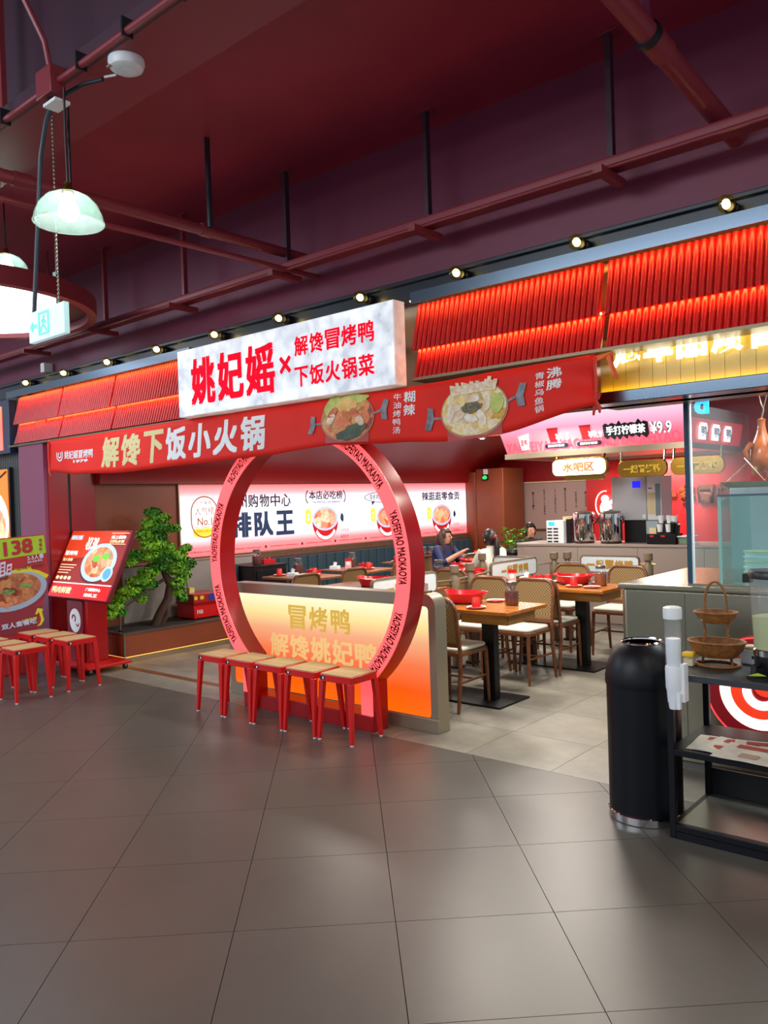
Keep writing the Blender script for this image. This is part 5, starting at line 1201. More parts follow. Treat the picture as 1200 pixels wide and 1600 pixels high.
t = thing('divider_rail', 'thin wooden rails between the boards and posts before the bar', 'rail', (-4.3, 8.05, .80)); part('rail', MB().tube([(-4.53, 7.72, .85), (-4.42, 8.0, .86), (-4.15, 8.1, .86)], .008, 6), board_wood, t); part('rail', MB().tube([(-3.47, 8.1, .86), (-3.30, 8.1, .86)], .008, 6), brass, t)
# ------------------------------------------------------------------ tableware
TZ = .75
PROT = {}
def place(kind, builder, x, y, z, label, rz=0.):
    if kind not in PROT:
        PROT[kind] = builder(label); PROT[kind].location = (x, y, z); PROT[kind].rotation_euler = (0, 0, rz); return PROT[kind]
    return dup(PROT[kind], (x, y, z), rz, label)
def b_cup(l):
    t = thing('cup', l, 'cup', group='red cups on the tables', world=False)
    part('body', MB().lathe([(.001, .078), (.026, .078), (.031, .070), (.036, .004), (.036, 0), (.033, 0), (.03, .066), (.001, .07)], n=18), red_plastic, t); return t
def b_saucer(l):
    t = thing('saucer', l, 'plate', group='white saucers on the tables', world=False)
    part('dish', MB().lathe([(.001, .0), (.045, 0), (.075, .012), (.078, .016), (.07, .016), (.045, .006), (.001, .006)], n=24), plate_white, t)
    part('rim_band', MB().lathe([(.0745, .0105), (.0785, .0155), (.0775, .0165), (.074, .012)], n=24), pan_red, t); return t
def b_pan(l):
    t = thing('hot_pot_pan', l, 'pan', group='red hot pot pans', world=False)
    mb = MB(); n = 32; pr = [(.10, 0), (.125, .012), (.15, .065), (.158, .085), (.15, .088), (.14, .066), (.118, .022), (.001, .016)]; vs = []; fs = []
    for i, (r, z) in enumerate(pr):
        for k in range(n):
            a = 2*math.pi*k/n; ear = max(0, math.cos(2*a))**3; q = 1+.05*ear*(1 if 2 <= i <= 4 else 0); zz = z+(.022*ear if 3 <= i <= 4 else 0); vs.append((r*q*1.05*math.cos(a), r*q*math.sin(a), zz))
    for i in range(len(pr)-1):
        for k in range(n): fs.append((i*n+k, i*n+(k+1) % n, (i+1)*n+(k+1) % n, (i+1)*n+k))
    fs.append(tuple(range(n-1, -1, -1))); part('bowl', mb.add(vs, fs), pan_red, t)
    for s in (-1, 1): part('handle', MB().tube([(s*.155, -.05, .085), (s*.19, -.03, .092), (s*.19, .03, .092), (s*.155, .05, .085)], .01, 8), pan_red, t)
    part('coaster', MB().lathe([(.11, -.0), (.13, .0), (.13, .006), (.11, .006)], n=24), ink, t); return t
def b_jar(l, liquid=None, k='tea_jar'):
    t = thing('tea_jar', l, 'jar', group='glass tea jars on the tables', world=False)
    part('glass', MB().lathe([(.001, 0), (.05, 0), (.056, .01), (.056, .12), (.045, .145), (.042, .16), (.042, .165)], n=22), glass, t)
    part('tea', MB().lathe([(.001, .006), (.05, .006), (.053, .012), (.053, .112), (.001, .112)], n=22), liquid or tea, t)
    part('lid', MB().lathe([(.046, .16), (.046, .185), (.04, .19), (.001, .19)], n=20), steel_dark, t); return t
def b_jar2(l):
    t = b_jar(l, tea_amber); return t
def b_tissue(l):
    t = thing('tissue_box', l, 'tissue box', group='white tissue boxes', world=False)
    part('box', MB().box(-.06, .06, -.04, .04, 0, .045), white_plastic, t, .004); part('tissue', MB().add([(-.02, 0, .045), (.02, 0, .045), (.03, .01, .085), (0, -.01, .10), (-.03, .012, .08), (0, .02, .07)], [(0, 1, 2, 3), (0, 3, 4), (1, 5, 2), (0, 5, 4)]), white_print, t); return t
def b_redbox(l):
    t = thing('sauce_caddy', l, 'caddy', group='red caddies on the tables', world=False)
    part('tray', MB().ringprism(rrect(-.085, .085, -.05, .05, .01, 3), rrect(-.078, .078, -.043, .043, .008, 3), .006, .055, 'z'), pan_red, t); part('floor', MB().box(-.084, .084, -.049, .049, 0, .006), pan_red, t)
    for x in (-.04, .03): part('bottle', MB().lathe([(.02, .006), (.02, .05), (.01, .065), (.01, .075)], (x, 0, 0), 12), red_plastic, t); 
    return t
def b_card(l):
    t = thing('table_card', l, 'card', group='red and white table cards', world=False)
    part('holder', MB().box(-.04, .04, -.02, .02, 0, .008), clear_plastic, t); part('card', MB().box(-.04, .04, -.002, .002, .008, .135), mat('card_pink', '#d8a8a4', .4) if 'card_pink' not in MATS else MATS['card_pink'], t)
    for s in (-1, 1): part('head_band', MB().box(-.04, .04, s*.0022-.0004, s*.0022+.0004, .10, .135), pan_red, t); part('badge', MB().prism(circ(0, .07, .024, n=18), s*.0022-.0004, s*.0022+.0004), white_print, t)
    return t
def setcup(x, y, w):
    place('saucer', b_saucer, x, y, TZ, 'white saucer under a red cup, '+w); place('cup', b_cup, x, y, TZ+.006, 'upturned red cup on a saucer, '+w)
setcup(-3.53, 5.17, 'front edge of the near table'); setcup(-3.55, 6.80, 'front edge of the second table'); setcup(-3.93, 7.0, 'middle of the second table'); setcup(-3.86, 7.10+.02, 'beside the hot pot of the second table')
place('saucer', b_saucer, -3.62, 5.585, TZ, 'empty white saucer at the far edge of the near table'); place('saucer', b_saucer, -3.36, 6.78, TZ, 'empty white saucer beside the amber jar'); place('saucer', b_saucer, -3.46, 7.12, TZ, 'empty white saucer behind the amber jar')
setcup(-6.88, 6.72, 'booth table nearest the planter, aisle side'); setcup(-7.25, 6.50, 'booth table nearest the planter, wall side'); setcup(-6.80, 7.60, 'second booth table, aisle side'); setcup(-6.75, 8.95, 'third booth table, aisle side'); setcup(-7.2, 8.62, 'third booth table, wall side'); setcup(-4.78, 6.9+.16, 'brown middle table by the posts')
setcup(-5.62, 8.2, 'table between the two women'); setcup(-6.7, 9.85, 'farthest booth table'); setcup(-5.2, 5.98, 'brown table inside the ring')
place('pan', b_pan, -3.80, 5.42, TZ, 'red hot pot pan on the near table'); place('pan', b_pan, -3.66, 7.02, TZ, 'red hot pot pan on the second table', .2); place('pan', b_pan, -5.38, 6.08, TZ, 'red hot pot pan seen over the partition through the ring', .1)
place('pan', b_pan, -5.02, 7.24, TZ, 'red hot pot pan behind the wooden posts', .3); place('pan', b_pan, -5.74, 8.42, TZ, 'red hot pot pan between the two women', .5)
place('jar', b_jar, -3.385, 5.45, TZ, 'glass jar of dark red tea on the near table'); place('jar', b_jar, -7.22, 6.78, TZ, 'dark tea jar on the booth table nearest the planter'); place('jar', b_jar, -7.25, 7.78, TZ, 'dark tea jar on the second booth table')
place('jar', b_jar, -7.0, 8.98, TZ, 'dark tea jar on the third booth table, left one'); place('jar', b_jar, -6.88, 9.02, TZ, 'dark tea jar on the third booth table, right one'); place('jar', b_jar, -7.8, 6.62, .86, 'dark tea jar on the black service cabinet'); place('jar', b_jar, -5.33, 7.10, TZ, 'dark tea jar behind the wooden posts')
place('jar2', b_jar2, -3.37, 6.98, TZ, 'glass jar of amber tea on the second table')
place('tissue', b_tissue, -7.02, 6.50, TZ, 'white tissue box on the booth table nearest the planter', .3); place('tissue', b_tissue, -7.22, 7.42, TZ, 'white tissue box on the second booth table', .3); place('tissue', b_tissue, -7.1, 8.62, TZ, 'white tissue box on the third booth table', .3); place('tissue', b_tissue, -4.22, 7.08, TZ, 'white tissue box at the divider end of the second table', .2)
place('caddy', b_redbox, -6.98, 6.80, TZ, 'red caddy on the booth table nearest the planter', .2); place('caddy', b_redbox, -6.98, 7.74, TZ, 'red caddy on the second booth table', .2); place('caddy', b_redbox, -6.90, 8.72, TZ, 'red caddy on the third booth table', .2); place('caddy', b_redbox, -7.8, 6.80, .86, 'red caddy on the black service cabinet', 1.4); place('caddy', b_redbox, -5.85, 8.20, TZ, 'red caddy between the two women', .4)
place('caddy', b_redbox, -4.10, 7.1, TZ, 'red caddy at the divider end of the second table', 1.2)
place('card', b_card, -7.08, 7.52, TZ, 'red table card on the second booth table', .9); place('card', b_card, -4.25, 6.86, TZ, 'red and white table card at the second table', .75); place('card', b_card, -6.98, 8.82, TZ, 'red table card on the third booth table', .9)

# ------------------------------------------------------------------ kitchen counter, glass, ducks
t = thing('kitchen_counter', 'brushed steel kitchen counter with rounded corner', 'counter', (-.9, 5.2, 0))
part('body', MB().prism([(-2.07, 4.60)]+[(.6, 4.60), (.6, 5.75), (-2.10, 5.75), (-2.10, 4.63)], .05, 1.03, 'z'), steel, t, .01); part('top', MB().box(-2.11, .6, 4.59, 5.76, 1.03, 1.06), steel, t, .008); part('plinth', MB().box(-2.05, .6, 4.66, 5.7, 0, .05), steel_dark, t)
part('panel_joint', MB().box(-1.715, -1.711, 4.597, 4.60, .08, 1.02), steel_dark, t)
em = thing('round_logo', 'round red logo sign with glowing white swirl on the counter front', 'sign', (-1.31, 4.585, .23))
LZ = .515; LX = -1.31
part('disc', MB().prism(circ(LX, LZ, .285, n=56), 4.575, 4.597), mat('logo_maroon', '#8c1420', .35, emit=.25), em, .003)
part('edge_neon', MB().tube([(LX+.285*math.cos(2*math.pi*i/56), 4.574, LZ+.285*math.sin(2*math.pi*i/56)) for i in range(56)], .004, 6, True), mat('logo_neon_red', '#ff3a3a', .4, emit=1.6), em)
def lstrip(r1, r2, a0, a1, y, m, cx=LX, cz=LZ, n=40):
    mb = MB(); q = []
    for i in range(n+1):
        a = math.radians(a0+(a1-a0)*i/n); u = i/n; w = 1 if u < .8 else (1-u)/.2*.9+.1
        for r in (r1+(r2-r1)*(1-w)*.5, r2-(r2-r1)*(1-w)*.5): q.append((cx+r*math.cos(a), y, cz+r*math.sin(a)))
    k = len(q); fs = [(2*i, 2*i+1, 2*i+3, 2*i+2) for i in range(n)]+[(k+2*i, k+2*i+2, k+2*i+3, k+2*i+1) for i in range(n)]+[(2*i+1, k+2*i+1, k+2*i+3, 2*i+3) for i in range(n)]+[(2*i, 2*i+2, k+2*i+2, k+2*i) for i in range(n)]
    mb.add(q+[(a, b+.012, c) for a, b, c in q], fs); return part('swirl', mb, m, em)
sw = mat('logo_white_glow', '#fff6ee', .4, emit=1.9, ecol='#ffe6d2'); sr = mat('logo_orange_red', '#e83a1e', .4, emit=.9)
lstrip(.150, .208, 150, 395, 4.562, sw); lstrip(.10, .15, 140, 380, 4.562, sr); lstrip(.055, .10, 100, 420, 4.562, sw, LX+.01, LZ); part('swirl_core', MB().prism(circ(LX+.03, LZ+.02, .055, .045, 24), 4.558, 4.575), sr, em)
kg = thing('glass_screen', 'tall clear glass screen around the kitchen counter', 'glass screen', (-.6, 4.9, 1.06))
part('pane', MB().box(-1.665, .6, 4.625, 4.635, 1.062, 2.10), pane_glass, kg); part('pane', MB().box(-1.675, -1.665, 4.66, 5.72, 1.062, 2.10), pane_glass, kg)
part('edge_strip', MB().box(-1.695, -1.668, 4.615, 4.645, 1.062, 2.10), glass_edge, kg); part('edge_seal', MB().box(-1.668, -1.660, 4.617, 4.640, 1.062, 2.10), white_plastic, kg); part('channel', MB().box(-1.69, .6, 4.61, 4.65, 1.06, 1.075), steel, kg)
gb = thing('glass_case', 'low greenish glass case on the counter behind the screen', 'glass case', (-.6, 5.0, 1.06))
for a in ((-1.56, .3, 4.78, 4.786, 1.06, 1.56), (-1.566, -1.56, 4.78, 5.35, 1.06, 1.56), (-1.566, .3, 4.78, 5.35, 1.56, 1.57)): part('pane', MB().box(*a), glass_teal, gb)
part('edge', MB().box(-1.572, -1.558, 4.774, 4.79, 1.06, 1.57), mat('glass_green_edge', '#8cb8b4', .2), gb); part('edge', MB().box(-1.572, .3, 4.772, 4.784, 1.562, 1.574), glass_edge, gb)
for k in range(6):
    t = thing('takeaway_box', 'white takeaway box in the stack behind the glass, %s from the bottom' % ORD[k], 'box', (-1.40, 5.0, 1.06+.03*k), 0, 'takeaway boxes stacked behind the glass'); part('tub', MB().lathe([(.09, 0), (.10, .024)], (-1.40, 5.0, 1.06+.03*k), 20), white_plastic, t); part('lid', MB().lathe([(.103, .024), (.103, .03)], (-1.40, 5.0, 1.06+.03*k), 20), cream if k % 2 else white_plastic, t)
duck_m = mat('roast_duck_skin', '#a8541c', .22, hex2='#6a2a10', scale=14, coat=.5)
def make_duck(x, y, label):
    t = thing('roast_duck', label, 'duck', (x, y, 1.69), 0, 'roast ducks hanging behind the glass')
    part('body', MB().lathe([(.001, 0), (.04, .01), (.065, .05), (.07, .10), (.06, .16), (.045, .20), (.03, .235), (.022, .27), (.02, .30), (.026, .315), (.001, .325)], (x, y, 1.69), 18, 1, .8), duck_m, t)
    for s in (-1, 1): part('wing', MB().tube([(x+s*.05, y-.02, 1.87), (x+s*.085, y-.03, 1.82), (x+s*.07, y-.03, 1.76)], [.018, .016, .008], 8), duck_m, t); part('leg', MB().tube([(x+s*.04, y, 1.73), (x+s*.05, y-.01, 1.68)], [.022, .01], 8), duck_m, t)
    part('hook', MB().tube([(x, y, 2.0), (x+.015, y, 2.06), (x, y, 2.10), (x-.012, y, 2.16), (x, y, 2.18), (x+.012, y, 2.17)], .004, 6), steel, t)
make_duck(-1.40, 5.05, 'glazed roast duck hanging behind the glass, left one'); make_duck(-1.20, 5.05, 'glazed roast duck hanging behind the glass, at the frame edge')
t = thing('duck_rail', 'steel hanging rail for the roast ducks', 'rail', (-.6, 5.05, 2.17)); part('rail', MB().tube([(-1.62, 5.05, 2.175), (.5, 5.05, 2.175)], .009, 8), steel, t)
for x in (-1.55, -.3): part('bracket', MB().tube([(x, 5.05, 2.175), (x, 5.05, 2.44)], .006, 6), steel, t)
t = thing('drip_tray', 'steel drip tray on V-shaped wires under the ducks', 'tray', (-1.3, 5.05, 1.61)); part('tray', MB().add([(-1.56, 4.93, 1.61), (-.9, 4.93, 1.61), (-.9, 5.17, 1.61), (-1.56, 5.17, 1.61), (-1.60, 4.90, 1.645), (-.86, 4.90, 1.645), (-.86, 5.20, 1.645), (-1.60, 5.20, 1.645)], [(0, 3, 2, 1), (0, 1, 5, 4), (1, 2, 6, 5), (2, 3, 7, 6), (3, 0, 4, 7)]), steel, t)
part('wire', MB().tube([(-1.57, 4.93, 1.645), (-1.46, 5.05, 1.78), (-1.36, 5.05, 2.17)], .003, 5), steel, t); part('wire', MB().tube([(-1.46, 4.91, 1.78), (-1.35, 4.91, 1.645), (-1.30, 4.91, 1.76)], .003, 5), steel, t); part('wire', MB().tube([(-.90, 5.05, 1.645), (-.95, 5.05, 2.17)], .003, 5), steel, t)
struct('wall_kitchen', MB().box(-1.42, .7, 6.3, 6.4, 0, 2.44), mat('kitchen_steel', '#93a9b4', .35, .4), 'blue-grey steel kitchen back wall behind the glass')
t = thing('steel_fridge', 'tall steel fridge standing behind the kitchen glass', 'fridge', (-2.0, 7.1, 0)); part('body', MB().box(-2.14, -1.2, 6.8, 7.4, .06, 1.62), MATS['kitchen_steel'], t, .01); part('feet', MB().box(-2.12, -1.22, 6.84, 7.36, 0, .06), black_plastic, t)
for k in range(2): d = part('door', MB().box(-2.135+.47*k, -1.675+.47*k, 6.785, 6.80, .10, 1.60), MATS['kitchen_steel'], t, .004); part('handle', MB().tube([(-1.72+.10*k, 6.775, .9), (-1.72+.10*k, 6.75, .95), (-1.72+.10*k, 6.75, 1.2), (-1.72+.10*k, 6.775, 1.25)], .008, 6), steel, d)
t = thing('extractor_hood', 'steel extractor hood above the kitchen counter', 'hood', (-.6, 5.7, 2.16))
hd = MB().add([(-1.60, 5.25, 2.22), (.6, 5.25, 2.22), (.6, 6.28, 2.22), (-1.60, 6.28, 2.22), (-1.45, 5.45, 2.44), (.6, 5.45, 2.44), (.6, 6.28, 2.44), (-1.45, 6.28, 2.44)], [(0, 3, 2, 1), (4, 5, 6, 7), (0, 1, 5, 4), (1, 2, 6, 5), (2, 3, 7, 6), (3, 0, 4, 7)]); part('body', hd, steel, t); part('lip', MB().box(-1.61, .6, 5.24, 5.26, 2.18, 2.23), steel, t)
t = thing('blue_reflection_letter', 'glowing blue letter d standing in for a reflection in the glass', 'sign', (-1.7, 4.92, 2.05)); text(t, 'd', (-1.735, 4.90, 2.055), RX, UZ, .085, .125, mat('reflection_blue', '#2aa8ff', .4, emit=1.6), .05, depth=-.01); part('hanger', MB().tube([(-1.655, 4.905, 2.18), (-1.655, 4.905, 2.44)], .004, 5), steel, t)  # glowing letter built in place of a blue reflection on the glass

# ------------------------------------------------------------------ yellow fascia over the kitchen
yel_m = mat('yellow_fascia', '#b89a3c', .35)
t = thing('yellow_fascia', 'yellow-lit ribbed fascia with glowing white Chinese letters', 'fascia', (-.9, 4.28, 2.16))
xk = -2.035
bme = mesh_of('board', MB().box(0, .0735, 4.288-4.28, 4.299-4.28, 0, .30), yel_m)
for k in range(22):
    o = bpy.data.objects.new('board', bme); COL.objects.link(o); o.parent = t; o.location = (xk+.0755*k+.9, 0, 0)
part('led_strip', MB().box(-2.035, -.38, 4.262, 4.276, 2.162, 2.167), led_yellow, t)
for k, c in enumerate('冠军品质首'): text(t, c, (-1.945+.178*k, 4.262, 2.295), RX, UZ, .155, .17, letter_glow, .045, depth=.012)
struct('trim_14', MB().box(-2.06, .7, 4.20, 4.36, 2.095, 2.16), rail_steel, 'polished steel bar under the yellow fascia', .004)
struct('trim_15', MB().box(-2.10, .7, 4.36, 4.64, 2.10, 2.44), steel_dark, 'dark steel lintel above the kitchen glass')

# ------------------------------------------------------------------ waste bin
bx, by = -1.655, 3.86
t = thing('waste_bin', 'tall black round waste bin with domed open top', 'bin', (bx, by, 0))
part('body', MB().lathe([(.176, .03), (.176, .66), (.001, .66)], (bx, by, 0), 40), navy_black, t); part('base_ring', MB().lathe([(.178, 0), (.182, .004), (.182, .038), (.177, .042)], (bx, by, 0), 40), chrome, t)
part('dome', MB().lathe([(.180, .655), (.182, .67), (.181, .70), (.172, .75), (.152, .80), (.125, .838), (.098, .86)], (bx, by, 0), 40), navy_black, t)
part('opening_ring', MB().lathe([(.100, .856), (.101, .864), (.095, .869), (.088, .866), (.086, .858)], (bx, by, 0), 36), chrome, t); part('liner', MB().lathe([(.0865, .860), (.0865, .67), (.001, .67)], (bx, by, 0), 30), black_plastic, t)

# ------------------------------------------------------------------ black display shelf and its things
t = thing('display_shelf', 'black metal three-tier shelf beside the waste bin', 'shelf', (-.95, 3.92, 0)); X0, X1, Y0, Y1 = -1.46, -.45, 3.66, 4.16
for x in (X0, X1-.03):
    for y in (Y0, Y1-.03): part('post', MB().box(x, x+.03, y, y+.03, 0, .765), navy_black, t, .003)
dkg = mat('shelf_top_grey', '#33353a', .4)
for z0, z1, m_, nm in ((.735, .765, dkg, 'top_shelf'), (.385, .415, navy_black, 'middle_shelf'), (.035, .065, navy_black, 'bottom_shelf')): part(nm, MB().box(X0+.001, X1, Y0+.001, Y1, z0, z1), m_, t, .003)
part('bottom_plate', MB().box(X0+.03, X1-.03, Y0+.03, Y1-.03, .065, .068), steel_dark, t); part('back_board', MB().box(X0+.03, X1-.03, Y1-.02, Y1-.01, .068, .20), navy_black, t)
for z in (.02,): part('foot_rail', MB().box(X0+.03, X1-.03, Y0, Y0+.03, .0, .035), navy_black, t)
SZ = .765
t = thing('cup_dispenser', 'white wall-type cup dispenser with clear tube on the shelf corner', 'dispenser', (-1.40, 3.625, .62)); dx, dy = -1.405, 3.622
part('tube', MB().lathe([(.036, .80), (.036, 1.045)], (dx, dy, 0), 22), clear_plastic, t); part('cap', MB().lathe([(.041, 1.025), (.042, 1.06), (.040, 1.075), (.03, 1.08), (.001, 1.078)], (dx, dy, 0), 22), white_plastic, t)
part('cups', MB().lathe([(.001, .70), (.025, .70), (.032, .86), (.033, .93), (.031, .935), (.001, .935)], (dx, dy, 0), 20), white_plastic, t); part('holder', MB().lathe([(.030, .645), (.034, .70), (.0375, .71), (.0385, .80), (.036, .81)], (dx, dy, 0), 22), white_plastic, t)
part('outlet', MB().lathe([(.024, .615), (.026, .625), (.028, .66), (.001, .66)], (dx, dy, 0), 20), white_plastic, t); part('bracket', MB().box(dx+.03, dx+.05, dy-.01, dy+.038, .65, .82), white_plastic, t); part('lever', MB().box(dx+.02, dx+.035, dy-.03, dy-.01, .62, .69), white_plastic, t)
bx2, by2 = -1.315, 3.93
t = thing('fruit_basket', 'two-tier oval wicker basket with arched handle on the shelf', 'basket', (bx2, by2, SZ))
part('base_hoop', MB().tube([(bx2+.10*math.cos(2*math.pi*i/28), by2+.075*math.sin(2*math.pi*i/28), SZ+.008) for i in range(28)], .008, 8, True), wicker, t)
part('lower_bowl', MB().lathe([(.001, .045), (.085, .045), (.118, .08), (.132, .115), (.126, .118), (.11, .085), (.08, .055), (.001, .055)], (bx2, by2, SZ), 30, 1, .72), wicker, t)
part('lower_rim', MB().tube([(bx2+.131*math.cos(2*math.pi*i/32), by2+.131*.72*math.sin(2*math.pi*i/32), SZ+.117) for i in range(32)], .006, 6, True), wicker, t)
part('upper_bowl', MB().lathe([(.001, .205), (.06, .205), (.088, .232), (.098, .255), (.092, .257), (.08, .236), (.056, .213), (.001, .213)], (bx2, by2, SZ), 28, 1, .72), wicker, t)
part('upper_rim', MB().tube([(bx2+.098*math.cos(2*math.pi*i/30), by2+.098*.72*math.sin(2*math.pi*i/30), SZ+.256) for i in range(30)], .006, 6, True), wicker, t)
for s in (-1, 1):
    part('support', MB().tube([(bx2+s*.06, by2, SZ+.21), (bx2+s*.05, by2, SZ+.16), (bx2+s*.062, by2, SZ+.11), (bx2+s*.06, by2, SZ+.06), (bx2+s*.07, by2, SZ+.01)], .006, 6), wicker, t)
part('handle', MB().tube([(bx2+.05*math.cos(math.radians(a)), by2, SZ+.30+.10*math.sin(math.radians(a))) for a in range(0, 181, 15)], .006, 6), wicker, t); part('handle', MB().tube([(bx2-.05, by2, SZ+.21), (bx2-.05, by2, SZ+.30)], .006, 6), wicker, t); part('handle', MB().tube([(bx2+.05, by2, SZ+.21), (bx2+.05, by2, SZ+.30)], .006, 6), wicker, t)
rg = random.Random(11)
cm = [mat('sweet_white', '#d6ddd2', .3), mat('sweet_green', '#4f8a5a', .3), mat('sweet_teal', '#3f6a60', .3), mat('sweet_pale', '#a8c4ae', .3)]
for k in range(13):
    up_ = k < 9; a = rg.uniform(0, 6.28); r = rg.uniform(.01, .055 if up_ else .035); x = bx2+r*math.cos(a)+(-.01 if up_ else .01); y = by2+r*.65*math.sin(a); z = SZ+(.222 if up_ else .062)+rg.uniform(0, .012)
    t = thing('wrapped_sweet', '%s wrapped sweet lying in the %s wicker tray' % (('white', 'green', 'dark teal', 'pale green')[k % 4], 'upper' if up_ else 'lower'), 'sweet', (x, y, z), rg.uniform(0, 3), 'sweets in the upper wicker tray' if up_ else 'sweets in the lower wicker tray', world=False)
    part('wrapper', MB().ball((0, 0, 0), (.013, .009, .008), 8, 6), cm[k % 4], t)
    for s in (-1, 1): part('twist', MB().lathe([(.003, 0), (.008, .01)], n=6, M=Matrix.Translation((s*.012, 0, 0)) @ Matrix.Rotation(s*PI/2, 4, 'Y')), cm[(k+1) % 4], t)
t = thing('small_jar', 'small clear jar with yellow lid beside the wicker basket', 'jar', (-1.425, 3.87, SZ)); part('glass', MB().box(-1.45, -1.40, 3.845, 3.895, SZ, SZ+.045), clear_plastic, t, .004); part('contents', MB().box(-1.446, -1.404, 3.849, 3.891, SZ+.003, SZ+.035), cream, t); part('lid', MB().box(-1.452, -1.398, 3.843, 3.897, SZ+.045, SZ+.065), mat('lid_yellow', '#e8b81e', .35), t, .004)
t = thing('white_box', 'white box with a folded cloth behind the wicker basket', 'box', (-1.17, 4.06, SZ)); part('body', MB().box(-1.24, -1.11, 4.02, 4.12, SZ, SZ+.075), white_plastic, t, .01); part('cloth', MB().ball((-1.19, 4.05, SZ+.078), (.05, .03, .016), 12, 8), cream, t); part('knob', MB().box(-1.185, -1.175, 4.017, 4.02, SZ+.03, SZ+.045), black_plastic, t)
jx, jy = -1.03, 3.88
t = thing('juice_dispenser', 'large clear drink dispenser with pale green juice and black base', 'dispenser', (jx, jy, SZ)); part('base', MB().lathe([(.095, 0), (.10, .01), (.10, .10), (.095, .105), (.001, .105)], (jx, jy, SZ), 30), black_plastic, t); part('collar', MB().lathe([(.104, .09), (.104, .115), (.098, .12)], (jx, jy, SZ), 30), chrome, t)
part('tank', MB().lathe([(.10, .115), (.108, .30), (.112, .44)], (jx, jy, SZ), 32), clear_plastic, t); part('juice', MB().lathe([(.001, .118), (.098, .118), (.104, .26), (.001, .26)], (jx, jy, SZ), 32), mat('juice', '#b9bf86', .15), t); part('lid', MB().lathe([(.116, .435), (.118, .455), (.11, .47), (.04, .475), (.001, .475)], (jx, jy, SZ), 30), black_plastic, t)
part('handle', MB().box(jx-.14, jx-.105, jy-.02, jy+.02, SZ+.41, SZ+.45), black_plastic, t); part('tap', MB().tube([(jx-.06, jy-.09, SZ+.05), (jx-.07, jy-.13, SZ+.05), (jx-.07, jy-.13, SZ+.02)], .012, 8), black_plastic, t)
t = thing('sign_card', 'black card with a green leaf leaning by the juice dispenser', 'card', (-1.07, 3.73, SZ)); part('card', MB().prism(blob(-1.07, 3.73, .05, .04, 14, .1, 3), SZ, SZ+.012, 'z'), black_plastic, t); part('leaf', MB().add([(-1.12, 3.725, SZ+.014), (-1.08, 3.745, SZ+.026), (-1.04, 3.735, SZ+.018), (-1.08, 3.712, SZ+.018)], [(0, 1, 2, 3)]), mat('lime_leaf', '#a8d03a', .5), t)
pps = [(-1.20, 3.84, .08, 0), (-1.14, 3.80, -.16, 1), (-1.02, 3.86, .22, 2), (-1.05, 3.74, -.05, 3)]
for k, (x, y, rz, i) in enumerate(pps):
    t = thing('menu_sheet', ['printed paper sheet at the bottom left of the pile on the shelf', 'printed paper sheet slanting over the shelf edge', 'printed paper sheet at the right of the pile on the shelf', 'topmost printed paper sheet of the pile on the shelf'][i], 'paper', (x, y, .4155+.0035*k), rz, 'paper sheets on the middle shelf', world=False)
    mb = MB(); n_ = 8; vs = [(-.2+.4*a/n_, -.13+.26*b/n_, .0012*math.sin(a*1.7+k)+.0012*math.sin(b*1.3)+.0016) for a in range(n_+1) for b in range(n_+1)]; mb.add(vs, [(a*(n_+1)+b, (a+1)*(n_+1)+b, (a+1)*(n_+1)+b+1, a*(n_+1)+b+1) for a in range(n_) for b in range(n_)]); part('sheet', mb, paper, t)
    part('red_print', MB().add([(-.15, .05, .0052), (.05, .05, .0052), (.05, .10, .0052), (-.15, .10, .0052)], [(0, 1, 2, 3)]), paper_red, t); part('picture', MB().add([(-.1, -.08, .0052), (-.02, -.08, .0052), (-.02, -.02, .0052), (-.1, -.02, .0052)], [(0, 1, 2, 3)]), bronze if k % 2 else paper_red, t)

